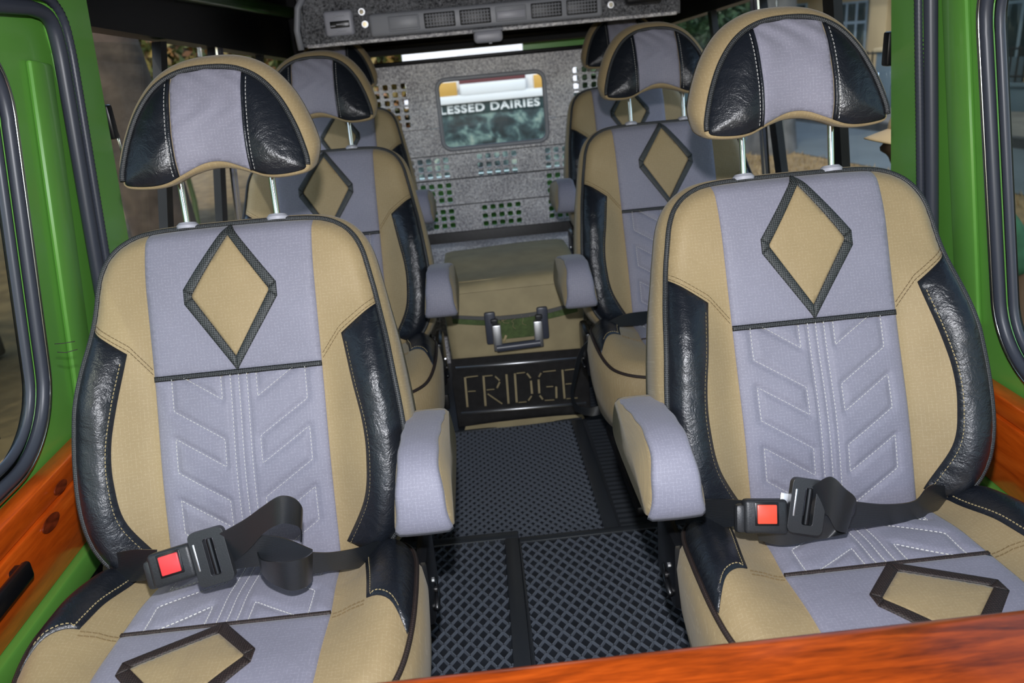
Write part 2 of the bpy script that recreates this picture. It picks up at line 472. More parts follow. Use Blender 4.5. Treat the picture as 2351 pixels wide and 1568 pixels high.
def stitches(name, lines, surf, frame, mat, parent, off=.0034, dash=.0046, gap=.0018, wd=.0011):
    V = []; F = []
    for L in lines:
        L = np.asarray(L, float); seg = np.linalg.norm(np.diff(L, axis=0), axis=1); s = np.concatenate([[0], np.cumsum(seg)])
        x = .001
        while x+dash < s[-1]:
            a = np.array([np.interp(x, s, L[:, k]) for k in (0, 1)]); b = np.array([np.interp(x+dash, s, L[:, k]) for k in (0, 1)])
            d = b-a; d /= np.linalg.norm(d)+1e-12; p = np.array([-d[1], d[0]])*wd/2
            q = np.array([a-p, a+p, b+p, b-p]); q2 = np.array([a-p*.5+d*.0006, a+p*.5+d*.0006, b+p*.5-d*.0006, b-p*.5-d*.0006])
            n0 = surf(q)
            k = len(V); V += list(frame(q, n0+off-.0012))+list(frame(q2, n0+off+.0005))
            F += [(k+4, k+5, k+6, k+7)]+[(k+i, k+(i+1) % 4, k+4+(i+1) % 4, k+4+i) for i in range(4)]
            x += dash+gap
    return mesh_obj(name, V, F, mat, parent, smooth=False)
def mirror(h):
    """closed outline from a half listed from u=0 round to u=0"""
    h = np.array(h, float); m = h[::-1].copy(); m[:, 0] *= -1
    return np.vstack([h, m[1:-1]])

# ------------------------------------------------------------------ vehicle shell
WA = {-1: .80, 1: .845}
def SX(s, z, out=0): return s*(WA[s]+.09*(1.05-z)+out)
def sideframe(s, out=0, shear=0):
    def f(y, z, d): return (SX(s, z, out+d), y+shear*(z-.9), z)
    return f
floor = box('floor', (0.02, 1.55, -.04), (1.80, 4.5, .08), 'rubber_edge', bev=0); floor['kind'] = 'structure'
V = []; F = []
for x0, x1 in ((-.86, -.33), (.215, .88)):
    for k in range(62):
        y = 1.55+k*.022; b = len(V)
        V += [(x0, y, 0), (x1, y, 0), (x1, y+.006, .004), (x0, y+.006, .004), (x1, y+.012, 0), (x0, y+.012, 0)]
        F += [(b, b+1, b+2, b+3), (b+3, b+2, b+4, b+5)]
mesh_obj('floor_rib', V, F, 'rubber_edge', floor, smooth=False, kind='stuff')
ceiling = box('ceiling', (0.02, 1.55, 1.43), (1.66, 4.7, .05), 'headliner', bev=.01); ceiling['kind'] = 'structure'
for x in (-.745, .79):
    tube('roof_rail', [(x, y, 1.335-.002*(y-1)) for y in np.linspace(.9, 3.7, 12)], .022, 'dark_green_paint', ceiling, n=12)
    tube('roof_conduit', [(x*.93, y, 1.392) for y in np.linspace(.9, 3.0, 8)], .010, 'black_paint', ceiling, n=10)
for y in (1.75, 2.45):
    box('roof_bow', (0.02, y, 1.395), (1.5, .05, .025), 'headliner', ceiling, .006)

win_no = [0]
def window(parent_kind='structure'):
    win_no[0] += 1; o = empty('window_%d' % win_no[0]); o['kind'] = 'structure'; return o
PAR = {-1: dict(wz0=.60, wood=(.350, .522), split=.476, strip=(.298, .347), wy=1.295),
       1: dict(wz0=.535, wood=(.255, .445), split=.405, strip=(.208, .252), wy=1.335)}
for s in (-1, 1):
    side = 'left' if s < 0 else 'right'
    p = PAR[s]
    # middle pillar and the beam above the door
    outl = [(1.575, .0), (1.700, .0), (1.700, 1.40), (-.6, 1.40), (-.6, 1.298), (1.50, 1.298), (1.545, 1.287), (1.568, 1.26), (1.580, 1.20)]
    wl = plate('wall_'+side, outl, [], .06, sideframe(s), 'green_paint'); wl['kind'] = 'structure'
    # pillar return face toward the rear window
    box('pillar_flange', (SX(s, .9, .035), 1.706, .9), (.05, .012, .98), 'green_paint', wl, .002, Matrix.Rotation(-s*math.atan(.09), 4, 'Y'))
    # door
    frd = sideframe(s, .028, .16)
    ring = rrect(-.2, p['wz0']-.05, p['wy']+.06, 1.225, .11, 8)
    dr = plate('door_%d' % (1 if s < 0 else 2), [(-.6, .02), (1.66, .02), (1.60, 1.285), (-.6, 1.285)], [ring], .03, frd, 'green_paint'); dr['kind'] = 'structure'
    dr['label'] = 'green vehicle door with rubber framed window on the %s' % side
    # raised pressing in the door metal beside the window
    box('door_pressing', (0, 0, 0), (.012, .075, .66), 'green_paint', dr, .006).matrix_local = Matrix.Translation((SX(s, .86, .022), 1.475, .86)) @ Matrix.Rotation(-s*math.atan(.09), 4, 'Y') @ Matrix.Rotation(-math.atan(.13), 4, 'X')
    def wring(grow, out, r, name, mat, n=10):
        a = np.array(rrect(-.2-grow, p['wz0']-grow, p['wy']+grow, 1.175+grow, .075+grow, 10))
        a = resample(a, .012, True)
        return tube(name, [sideframe(s, out, .16)(y, z, 0) for y, z in a], r, mat, wn, True, n)
    box('kick_panel', (SX(s, .13, -.004), .45, (p['strip'][0]-.004)/2), (.05, 2.0, p['strip'][0]-.004), 'black_metal', dr, .004)
    wn = window()
    wring(.052, .022, .0105, 'rubber_seal', 'rubber', 12)
    wring(.065, .017, .0042, 'bright_strip', 'silver_trim', 6)
    wring(.042, .042, .010, 'inner_channel', 'black_paint', 8)
    wring(.031, .034, .0078, 'inner_seal', 'rubber', 12)
    wring(.0405, .034, .0022, 'bright_strip', 'silver_trim', 6)
    plate('pane', rrect(-.22, p['wz0']-.02, p['wy']+.02, 1.195, .09, 8), [], .004, sideframe(s, .036, .16), 'tinted_glass', wn)
    if s < 0:
        for k in range(5): box('etched_mark', (SX(s, .66-.011*k, .030), 1.155+.004*(k % 2), .665-.011*k), (.001, .022+.006*(k % 3), .005), 'black_paint', wn, 0)
    # rubber door seal: smooth bulb and ribbed lip
    sp = catmull([(1.515, .02), (1.535, .45), (1.552, .844), (1.566, 1.127), (1.567, 1.215), (1.553, 1.255), (1.505, 1.270), (1.387, 1.272), (.6, 1.272), (-.5, 1.272)], .012)
    sm = empty('door_seal'); tag(sm, 'black rubber door seal with ribbed lip along the %s green pillar' % side, 'seal')
    q = np.array([sideframe(s, .007)(y, z, 0) for y, z in sp])
    tube('bulb', q, .0130, 'rubber', sm, n=12)
    nrm = np.gradient(sp, axis=0); nrm /= np.linalg.norm(nrm, axis=1)[:, None]
    off = np.stack([nrm[:, 1], -nrm[:, 0]], 1)*.0235
    sp2 = resample(sp+off, .0040); 
    q2 = np.array([sideframe(s, -.003)(y, z, 0) for y, z in sp2])
    rr = np.where(np.arange(len(q2)) % 2 == 0, .0092, .0076)
    tube('ribbed_lip', q2, rr, 'rubber', sm, n=10)
    tube('edge_lip', [sideframe(s, .004)(y, z, 0) for y, z in resample(sp+off*1.5, .02)], .0060, 'black_plastic', sm, n=8)
    # varnished planks on the door
    tilt = Matrix.Rotation(-s*math.atan(.09), 4, 'Y')
    z0, z1 = p['wood']; zs = p['split']
    wd = empty('door_capping', (SX(s, z0), .9, z0)); tag(wd, 'orange varnished wooden capping on the %s door under the window' % side, 'wood panel')
    for a, b, o in ((zs+.0015, z1, .004), (z0, zs-.0015, 0)):
        bx = box('plank', (0, 0, 0), (.035, 1.74, b-a), 'varnished_wood_long', wd, .004)
        bx.matrix_local = Matrix.Translation((SX(s, (a+b)/2, o)-wd.location.x, -.285, (a+b)/2-z0)) @ tilt
    if s < 0:
        for y, z, rr_ in ((1.215, .494, .017), (1.165, .455, .022)):
            kb = cyl('knot', (0, 0, 0), (-s*.002, 0, 0), rr_, 'wood_knot', wd, n=20)
            kb.scale = (1, 1.25, .55); kb.location = (SX(s, z)-s*.0185-wd.location.x, y-.9, z-z0)
        hd = empty('door_pull', (SX(s, .440)+.018, .985, .440)); tag(hd, 'black plastic door pull on the orange plank', 'handle')
        bm = bmesh.new(); add_box(bm, Vector((.016, 0, 0)), (.014, .15, .032), .006)
        bm_obj('grip', bm, 'black_plastic', hd, auto=R(40))
        for y in (-.06, .06): box('mount', (.006, y, 0), (.02, .022, .024), 'black_plastic', hd, .004)
    st = box('trim_%d' % (1 if s < 0 else 2), (SX(s, sum(p['strip'])/2, -.004), .7, sum(p['strip'])/2), (.06, 1.95, p['strip'][1]-p['strip'][0]), 'green_paint', bev=.006)
    st['kind'] = 'structure'
    # rear side windows: dark frame, slanted posts, panes
    rw = window()
    lo = .50
    topz = lambda y: 1.246-.05*(y-1.70)
    hdr = [(1.70, topz(1.7)), (3.75, topz(3.75)), (3.75, 1.40), (1.70, 1.40)]
    plate('header', hdr, [], .05, sideframe(s, .0), 'black_paint', rw)
    plate('lower_panel', [(1.70, 0), (3.75, 0), (3.75, lo), (1.70, lo)], [], .05, sideframe(s, .0), 'dark_green_paint', wl)
    plate('window_sill', [(1.70, lo), (3.75, lo), (3.75, lo+.04), (1.70, lo+.04)], [], .06, sideframe(s, -.01), 'black_paint', rw)
    posts = ((2.11, 1.88, .042), (3.12, 2.94, .04)) if s < 0 else ((2.02, 1.97, .06), (3.0, 2.88, .04))
    mid = (2.57, 2.37) if s < 0 else (2.52, 2.37)
    def bar(a, b, wdt, name, mat, out, th):
        return plate(name, [(b-wdt/2, lo), (b+wdt/2, lo), (a+wdt/2, 1.22), (a-wdt/2, 1.22)], [], th, sideframe(s, out), mat, rw)
    for a, b, wdt in posts: bar(a, b, wdt, 'post', 'black_paint', .008, .022)
    bar(mid[0], mid[1], .055, 'post', 'black_paint', .012, .022)
    for dy in (-.018, .018): bar(mid[0]+dy, mid[0]+dy-.02, .024, 'bright_strip', 'silver_trim', .004, .006).scale = (1, 1, 1)
    for y0, y1 in ((1.70, mid[0]-.1), (mid[0]-.1, 3.74)):
        plate('pane', [(y0, lo+.03), (y1, lo+.03), (y1, 1.22), (y0, 1.22)], [], .004, sideframe(s, .03 if y0 < 2 else .038), 'window_glass', rw)
    # small window catch beside the pillar
    ct = box('window_catch', (SX(s, 1.06, .006), 1.722, 1.062), (.018, .026, .07), 'black_plastic', rw, .005)
    if s < 0: box('bright_clip', (SX(s, 1.0, .02), 1.79, 1.01), (.006, .008, .05), 'silver_trim', rw, .002)
    else: box('bright_clip', (SX(s, 1.0, .02), 1.80, .985), (.006, .008, .05), 'silver_trim', rw, .002)

# rear of the body
rear = plate('wall_rear', [(-.86, .0), (.92, .0), (.86, 1.42), (-.80, 1.42)], [[(-.62, .565), (.56, .565), (.56, 1.078), (.215, 1.078), (.215, 1.128), (-.62, 1.128)]], .05, lambda x, z, d: (x, 3.76+d, z), 'green_paint'); rear['kind'] = 'structure'
hb = box('trim_3', (.02, 3.60, 1.275), (1.60, .06, .29), 'headliner', bev=.02); hb['kind'] = 'structure'
box('rail_bead', (.02, 3.565, 1.165), (1.5, .012, .02), 'black_paint', hb, .004)

# ------------------------------------------------------------------ lined rear partition
BY = 3.42
wb = plate('wall_back', [(-.80, .0), (.86, .0), (.86, 1.10), (-.80, 1.10)], [rrect(-.70, .36, .78, 1.06, .02)], .02, lambda x, z, d: (x, BY+.02+d, z), 'black_metal'); wb['kind'] = 'structure'
CX = .042
def sqh(x, z, r=.0115): return rrect(x-r, z-r, x+r, z+r, .006, 3)
wring_ = rrect(CX-.228, .730, CX+.230, 1.022, .038, 8)
def holes(cols, rows): return [sqh(x, z) for x in cols for z in rows]
c5 = [CX+(k-2)*.0372 for k in range(5)]
Rc = [CX+.222+k*.037 for k in range(6)]; Lc = [CX-.222-k*.037 for k in range(6)]
fr = lambda x, z, d: (x, BY+d, z)
x0, x1 = -.80, .86
specs = [
 (.8270, 1.088, [wring_]+holes([.403, .441, .479, .517], [1.008, .976, .944, .912, .881, .850])+holes([-.320, -.358, -.396, -.434], [1.008, .976, .944, .912, .881, .850])),
 (.7135, .8245, [wring_]),
 (.6090, .7095, holes(c5, [.692, .656, .621])+holes(Rc, [.690, .659, .627])+holes(Lc, [.690, .659, .627])),
 (.4940, .6030, holes(Rc, [.580, .549, .517])+holes(Lc, [.580, .549, .517])),
 (.3740, .4890, holes(c5, [.469, .432, .397])+holes([Rc[0], Rc[1], Rc[2]], [.466, .435, .403])+holes([Lc[0], Lc[1], Lc[2]], [.466, .435, .403])),
]
for z0, z1, hs in specs:
    plate('lining_panel', [(x0, z0), (x1, z0), (x1, z1), (x0, z1)], hs, .012, fr, 'speckled_lining', wb)
for zz_ in (.7115, .606, .4915): box('seam_strip', (CX, BY+.015, zz_), (1.5, .004, .014), 'black_metal', wb, 0)
for xx_ in (-.50, .58): box('seam_strip', (xx_, BY+.015, .8257), (.54, .004, .014), 'black_metal', wb, 0)
box('top_edge', (CX, BY-.002, 1.098), (1.64, .03, .014), 'black_paint', wb, .004)
box('gap_blackout', (CX, BY+.005, .19), (1.5, .02, .365), 'black_metal', wb, .002)  # black board added, its colour standing in for shade in the gap
pw = window()
rr1 = resample(np.array(rrect(CX-.224, .734, CX+.226, 1.018, .036, 8)), .012, True)
tube('rubber_frame', [(x, BY-.004, z) for x, z in rr1], .0095, 'grey_plastic', pw, True, 10)
plate('pane', rrect(CX-.224, .734, CX+.226, 1.018, .036, 6), [], .004, lambda x, z, d: (x, BY+.006+d, z), 'window_glass', pw)
pl = plate('trim_4', [(2.80, 0), (3.38, 0), (3.38, .335), (3.30, .335), (3.02, .20), (2.80, .20)], [], .66, lambda y, z, d: (CX-.33+d, y, z), 'speckled_lining'); pl['kind'] = 'structure'

# ------------------------------------------------------------------ overhead air-conditioning panel
ac = empty('overhead_panel', (.055, 2.9, 1.19)); tag(ac, 'dark speckled overhead panel spanning the roof above the rear seats', 'panel')
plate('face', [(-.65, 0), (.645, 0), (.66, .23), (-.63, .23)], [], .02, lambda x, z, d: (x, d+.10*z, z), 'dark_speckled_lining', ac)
box('lower_edge', (0, .02, -.003), (1.29, .05, .012), 'speckled_lining', ac, .004)
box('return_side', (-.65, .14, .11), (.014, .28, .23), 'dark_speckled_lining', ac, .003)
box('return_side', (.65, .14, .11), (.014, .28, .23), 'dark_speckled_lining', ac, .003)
tube('edge_tube', [(-.665, -.01, -.012), (-.668, -.012, .05), (-.655, -.004, .12), (-.62, 0, .17)], .011, 'grey_plastic', ac, n=10)
vu = empty('vent_unit', (.035, 2.895, 1.234)); tag(vu, 'grey plastic air vent unit on the overhead panel', 'air vent')
bm = bmesh.new(); add_box(bm, Vector((0, -.012, 0)), (.80, .03, .074), .012, seg=3); bm_obj('housing', bm, 'grey_plastic', vu, auto=R(40))
for k in range(6):
    x = -.282+k*.122
    vt = box('vent', (x, -.026, 0), (.106, .010, .048), 'grey_plastic' if k in (0, 3) else 'dark_plastic', vu, .003)
    if k in (0, 3):
        bx = box('flap', (x, -.031, .002 if k == 0 else -.004), (.098, .006, .040 if k == 0 else .026), 'pale_plastic' if k == 3 else 'grey_plastic', vt, .003)
    else:
        for j in range(4): box('slat', (x, -.033, -.016+j*.0105), (.098, .006, .0028), 'grey_plastic', vt, .001)
        for j in range(9): box('fin', (x-.042+j*.0105, -.031, 0), (.0016, .005, .040), 'grey_plastic', vt, 0)
cp = empty('control_switch_plate', (-.468, 2.897, 1.252)); tag(cp, 'pale grey switch plate with dark display beside the vents', 'switch')
bm = bmesh.new(); add_box(bm, Vector((0, -.006, 0)), (.098, .018, .080), .010, seg=3); bm_obj('plate', bm, 'pale_plastic', cp, auto=R(40))
box('display', (.003, -.016, -.004), (.066, .004, .022), 'black_plastic', cp, .002)
for k, (x, ln) in enumerate(((-.020, .016), (.004, .024), (.026, .010))): box('display_mark', (x, -.0185, -.008+.004*(k % 2)), (ln, .001, .003), 'pale_plastic', cp, 0)
for z in (.022, -.026):
    box('slider_slot', (.004, -.0155, z), (.034, .002, .003), 'grey_plastic', cp, 0); box('slider_knob', (-.010, -.018, z), (.006, .006, .010), 'pale_plastic', cp, .001)
for x, z, lb in ((-.388, 1.282, 'upper bright bolt head between switch plate and vents'), (-.382, 1.242, 'lower bright bolt head between switch plate and vents'), (.468, 1.232, 'bright bolt head to the right of the vents')):
    bo = empty('bolt', (x, 2.898+.1*(z-1.19), z)); tag(bo, lb, 'bolt')
    cyl('washer', (0, .002, 0), (0, -.004, 0), .0115, 'steel', bo, n=16); cyl('hex_head', (0, -.004, 0), (0, -.010, 0), .008, 'chrome', bo, n=6)
dk = box('speaker_box', (.575, 2.868, 1.262), (.125, .05, .075), 'black_plastic', bev=.012); tag(dk, 'black box at the right end of the overhead panel', 'box')
dl = empty('dome_lamp', (.035, 2.90, 1.167)); tag(dl, 'small pale interior lamp hanging under the overhead panel', 'lamp')
bm = bmesh.new(); add_box(bm, Vector((0, -.012, 0)), (.100, .050, .040), .014, seg=4); bm_obj('lens', bm, 'pale_plastic', dl, auto=R(50))
box('base', (0, .0, .021), (.108, .055, .010), 'grey_plastic', dl, .004); box('switch', (.006, -.022, -.022), (.012, .010, .006), 'grey_plastic', dl, .002)

# ------------------------------------------------------------------ seats
SR, CR = math.sin(R(22)), math.cos(R(22))
def bf(P, n):
    P = np.asarray(P, float); return np.stack([P[:, 0], P[:, 1]*SR-n*CR, .675+P[:, 1]*CR+n*SR], 1)
def hf(P, n):
    P = np.asarray(P, float); return np.stack([P[:, 0], P[:, 1]*SR-n, .675+P[:, 1]*CR], 1)
def cf(P, n):
    P = np.asarray(P, float); return np.stack([P[:, 0], P[:, 1], n], 1)
BO = resample(catmull(mirror([(0, .252), (.07, .2515), (.13, .249), (.168, .240), (.198, .219), (.217, .185), (.229, .13), (.238, .08), (.249, .02), (.259, -.06), (.264, -.13), (.262, -.20), (.247, -.265), (.21, -.31), (.14, -.335), (0, -.34)]), .004, True), .007, True)
def sback(P):
    P = np.asarray(P, float); au = np.abs(P[:, 0]); v = P[:, 1]
    n = .046*sstep(.135, .222, au)*sstep(.13, -.05, v)*(1-.25*sstep(-.2, -.33, v))
    n = n + .012*np.exp(-((v+.17)/.11)**2)*(1-np.clip(au/.2, 0, 1)**2)
    n = n - .022*np.clip((v-.14)/.11, 0, 1)**2
    d = dist_poly(P, BO); n = n-.020*np.clip(1-d/.026, 0, 1)**2
    return n
HO = resample(catmull(mirror([(0, .508), (.046, .503), (.084, .483), (.114, .447), (.135, .402), (.148, .358), (.151, .335), (.145, .322), (.110, .317), (.078, .320), (.046, .334), (.02, .345), (0, .348)]), .003, True), .006, True)
def shead(P):
    P = np.asarray(P, float); d = dist_poly(P, HO)
    return .018+.026*(1-np.exp(-d/.035))-.006*np.cos(P[:, 0]*42)*np.clip(d/.03, 0, 1)*.5
CO = resample(catmull(mirror([(0, -.10), (.12, -.10), (.20, -.105), (.248, -.125), (.266, -.175), (.272, -.26), (.270, -.33), (.258, -.39), (.235, -.432), (.19, -.462), (.11, -.483), (0, -.488)]), .004, True), .007, True)
def scush(P):
    P = np.asarray(P, float); au = np.abs(P[:, 0]); y = P[:, 1]
    z = .398+.0*y + .030*sstep(.15, .235, au)*sstep(-.42, -.27, y)
    z = z - .016*sstep(-.24, -.12, y) + .010*np.exp(-((y+.38)/.08)**2)
    d = dist_poly(P, CO); z = z-.026*np.clip(1-d/.034, 0, 1)**2
    return z
def grow(P, k):
    T = np.roll(P, -1, 0)-np.roll(P, 1, 0); T /= np.linalg.norm(T, axis=1)[:, None]
    a = np.sum(P[:, 0]*np.roll(P[:, 1], -1)-np.roll(P[:, 0], -1)*P[:, 1])
    Nn = np.stack([T[:, 1], -T[:, 0]], 1)*(1 if a > 0 else -1); return P+Nn*k
def cover(name, outline, res, surf, frame, rings, mat, parent, gmod=None):
    """upholstered body: front surface plus side wall rings (grow, absolute or relative n)"""
    pts, tris, nb = cdt_fill(outline, res)
    V = [frame(pts, surf(pts)-.0015)]; F = list(tris); UV = [pts]; k = len(pts); prev = 0; ne = surf(outline)
    for g, dn, absn in rings:
        Q = grow(outline, g)
        if gmod is not None: Q = outline+(Q-outline)*gmod(outline)[:, None]
        n = (np.full(len(Q), dn) if absn else ne+dn)
        V.append(frame(Q, n)); UV.append(Q*(1+.8*(k/9e4)))
        for i in range(nb): j = (i+1) % nb; F.append((prev+i, prev+j, k+j, k+i))
        prev = k; k += nb
    c = outline.mean(0)[None]; V.append(frame(c, np.array([rings[-1][1]]))); UV.append(c)
    for i in range(nb): F.append((prev+i, prev+(i+1) % nb, k))
    o = mesh_obj(name, np.vstack(V), F, mat, parent, np.vstack(UV))
    bm = bmesh.new(); bm.from_mesh(o.data); bmesh.ops.recalc_face_normals(bm, faces=bm.faces[:]); bm.to_mesh(o.data); bm.free()
    return o
GW = .137
def serp(sgn, vs, n, top=True):
    """serpentine chevron quilting down one column"""
    uo, ui = sgn*.109, sgn*.029; L = [(uo, 0)]; v = -.055
    for k in range(n):
        L += [(uo, v), (ui, v-.053), (ui, v-.098), (uo, v-.045)]; v -= .1
    return [np.array(L)*np.array([1, vs])] + ([np.array([(sgn*.092, 0), (ui, -.043), (ui, 0)])*np.array([1, vs])] if top else [])
def segs(lines):
    A = np.vstack([l[:-1] for l in lines]); B = np.vstack([l[1:] for l in lines]); return A, B
def clipv(L, lo):
    out = [L[0]]
    for a, b in zip(L[:-1], L[1:]):
        if b[1] >= lo: out.append(b)
        else:
            t = (lo-a[1])/(b[1]-a[1]) if a[1] != b[1] else 0
            if a[1] > lo: out.append(a+(b-a)*t)
            break
    return np.array(out)
def diamond_trim(cx, apex, bot, hw, mid, wdt, surf, frame, parent, mat='webbing', off=.0062, hw2=None, dx=0):
    hw2 = hw if hw2 is None else hw2
    e = .012*(1 if apex > bot else -1)
    O = np.array([(0, apex), (hw*.985, mid+e), (hw*.985, mid-e), (dx, bot), (-hw2*.985, mid-e), (-hw2*.985, mid+e)]); c = np.array([dx, mid])
    hm = (hw+hw2)/2
    I = c+(O-c)*np.array([(hm-wdt)/hm, (abs(apex-mid)-wdt*1.6)/abs(apex-mid)])
    for k in (1, 2, 4, 5): I[k, 1] = mid+(I[k, 1]-mid)*.25
    for i in range(6):
        j = (i+1) % 6
        q = [O[i], O[j], I[j], I[i]]
        panel('diamond_trim', q, .004, surf, frame, mat, parent, off, .0012, .003, skirt=.005)
    return I

def build_seat(arm_side):
    root = empty('seat')
    # --- backrest
    bk = cover('backrest', BO, .009, sback, bf, [(.0, -.003, False), (.008, -.010, False), (.013, -.035, False), (.012, -.085, True), (.0, -.108, True), (-.03, -.118, True)], 'tan_cloth', root)
    up_ = [(-GW, .0015), (GW, .0015), (GW+.001, .2440), (.07, .2475), (0, .248), (-.07, .2475), (-GW-.001, .2440)]
    panel('upper_centre_panel', up_, .008, sback, bf, 'grey_cloth', bk, .0005, .0035, .008)
    lines = serp(-1, 1, 3)+serp(1, 1, 3)+[np.array([(u, -.002), (u, -.322)]) for u in (-.0135, 0, .0135)]
    lines = [clipv(l, -.322) for l in lines]
    panel('quilted_panel', [(-GW, -.0015), (GW, -.0015), (GW, -.328), (-GW, -.328)], .0042, sback, bf, 'grey_cloth', bk, .0005, .006, .010, groove=(*segs(lines), .0042, .0055))
    stitches('stitching', lines, sback, bf, 'thread_white', bk, off=.0034)
    for sg in (-1, 1):
        inner = catmull([(.175, .046), (.188, -.03), (.200, -.10), (.201, -.16), (.190, -.225), (.150, -.295)], .01)
        outer = np.array([q for q in grow(BO, -.003) if q[0] > 0 and -.318 < q[1] < .083]); outer = outer[np.argsort(-outer[:, 1])]
        poly = np.vstack([[(.236, .092)], outer, inner[::-1]]); poly[:, 0] *= sg
        if sg < 0: poly = poly[::-1]
        panel('side_bolster', poly, .0075, sback, bf, 'black_vinyl', bk, .0008, .007, .014)
        il = inner+np.array([.006, -.004]); il[:, 0] *= sg
        stitches('stitching', [il[1:]], sback, bf, 'thread_tan', bk, off=.0035)
        sl = []
        for d in (.004, .012):
            a = np.array([(GW+.002, .004+d), (.172, .046+d), (.235, .091+d)]); a[:, 0] *= sg; sl.append(a)
        stitches('seam', sl, sback, bf, 'thread_brown', bk, off=.0002, dash=.006, gap=.0012, wd=.0009)
    I = diamond_trim(0, .250, .003, .077, .130, .0135, sback, bf, bk)
    panel('diamond_panel', I, .006, sback, bf, 'tan_cloth', bk, .0046, .003, .02)
    panel('cross_trim', [(-GW, -.0045), (GW, -.0045), (GW, .0045), (-GW, .0045)], .0045, sback, bf, 'braid', bk, .003, .0018, .002)
    tube('piping', bf(BO, sback(BO)+.0016), .0045, 'braid', bk, True, 8)
    # --- cushion
    cu = cover('cushion', CO, .009, scush, cf, [(.0, -.003, False), (.007, -.012, False), (.012, -.05, False), (.006, .27, True), (-.004, .215, True), (-.05, .205, True)], 'tan_cloth', root)
    YS = -.285
    panel('front_centre_panel', [(-.150, YS-.0015), (.150, YS-.0015), (.150, -.40), (.147, -.470), (.06, -.482), (0, -.4835), (-.06, -.482), (-.147, -.470), (-.150, -.40)][::-1], .008, scush, cf, 'grey_cloth', cu, .0005, .0035, .008)
    cl = [clipv(l, -.17) for l in serp(-1, 1, 2)+serp(1, 1, 2)]+[np.array([(u, -.002), (u, -.17)]) for u in (-.0135, 0, .0135)]
    cl = [np.stack([l[:, 0]*1.08, YS-l[:, 1]], 1) for l in cl]
    panel('quilted_panel', [(-.150, YS+.0015), (.150, YS+.0015), (.140, -.112), (-.140, -.112)], .0045, scush, cf, 'grey_cloth', cu, .0005, .006, .010, groove=(*segs(cl), .004, .0055))
    stitches('stitching', cl, scush, cf, 'thread_white', cu, off=.0034)
    for sg in (-1, 1):
        inner = catmull([(.178, -.115), (.186, -.17), (.197, -.23), (.204, -.284)], .01)
        front = catmull([(.204, -.284), (.222, -.289), (.243, -.306), (.264, -.345)], .008)[1:]
        outer = np.array([q for q in grow(CO, -.003) if q[0] > 0 and -.34 < q[1] < -.108 and q[0] > .2]); outer = outer[np.argsort(outer[:, 1])]
        poly = np.vstack([inner, front, outer]); poly[:, 0] *= sg
        if sg < 0: poly = poly[::-1]
        panel('side_bolster', poly, .0075, scush, cf, 'black_vinyl', cu, .0008, .005, .012)
        ln = np.vstack([inner+np.array([.006, 0]), front[:-3]+np.array([.002, .006])]); ln[:, 0] *= sg
        stitches('stitching', [ln], scush, cf, 'thread_tan', cu, off=.0032)
        sl = [np.array([(sg*.152, YS-d), (sg*.18, YS+.004-d), (sg*.206, YS-.002-d)]) for d in (.002, .010)]
        stitches('seam', sl, scush, cf, 'thread_brown', cu, off=.0002, dash=.006, gap=.0012, wd=.0009)
    Ic = diamond_trim(0, YS-.001, -.478, (.062 if arm_side > 0 else .118), -.366, .014, scush, cf, cu, 'brown_braid', hw2=(.118 if arm_side > 0 else .062), dx=-arm_side*.02)
    panel('diamond_panel', Ic, .006, scush, cf, 'tan_cloth', cu, .0046, .003, .02)
    panel('cross_trim', [(-.150, YS-.003), (.150, YS-.003), (.150, YS+.003), (-.150, YS+.003)], .0045, scush, cf, 'brown_braid', cu, .003, .0015, .002)
    tube('piping', cf(CO, scush(CO)+.0015), .004, 'brown_braid', cu, True, 8)
    # --- headrest
    hd = cover('headrest', HO, .007, shead, hf, [(.003, -.003, False), (.011, -.010, False), (.0165, -.026, False), (.018, -.045, False), (.014, -.055, True), (-.002, -.074, True), (-.03, -.082, True)], 'tan_cloth', root, gmod=lambda Q: .30+.70*sstep(.325, .365, Q[:, 1]))
    def wrinkle(P): return .0022*np.sin(P[:, 0]*130+6*np.sin(P[:, 1]*38))*sstep(.38, .50, P[:, 1])
    Hi = grow(HO, -.004)
    def clip_out(u0, u1):
        q = Hi[(Hi[:, 0] >= u0) & (Hi[:, 0] <= u1)]
        a = q[q[:, 1] > .42]; b = q[q[:, 1] <= .42]; return a, b
    def at_u(u, top):
        c = Hi[(Hi[:, 1] > .40) if top else ((Hi[:, 1] < .40) & (np.abs(Hi[:, 0]) < .13))]; c = c[np.argsort(c[:, 0])]
        return np.interp(u, c[:, 0], c[:, 1])
    us = np.linspace(-.057, .057, 20)
    poly = [(u, at_u(u, False)) for u in us]+[(u, at_u(u, True)) for u in us[::-1]]
    panel('centre_panel', poly, .006, shead, hf, 'grey_cloth', hd, .0005, .002, .01, extra=wrinkle)
    for sg in (-1, 1):
        q = Hi[Hi[:, 0]*sg > .0585]; q = q*np.array([sg, 1])
        ang = np.arctan2(q[:, 1]-.42, q[:, 0]-.09); q = q[np.argsort(ang)]
        poly = np.vstack([[(.0585, at_u(.0585, False))], q[ang[np.argsort(ang)] > -3.0], [(.0585, at_u(.0585, True))]])
        poly = poly[np.argsort(np.arctan2(poly[:, 1]-.42, poly[:, 0]-.085))]
        poly[:, 0] *= sg
        if sg < 0: poly = poly[::-1]
        panel('side_panel', poly, .006, shead, hf, 'black_vinyl', hd, .0005, .006, .014)
        ln = np.array([(sg*.0655, at_u(.0655, False)+.004), (sg*.0655, at_u(.0655, True)-.004)]); stitches('stitching', [resample(ln, .01)], shead, hf, 'thread_white', hd, off=.0045, wd=.0009)
        bq = np.array([(sg*.0605, at_u(.0605, False)+.002), (sg*.0605, at_u(.0605, True)-.002)]); bq = resample(bq, .008)
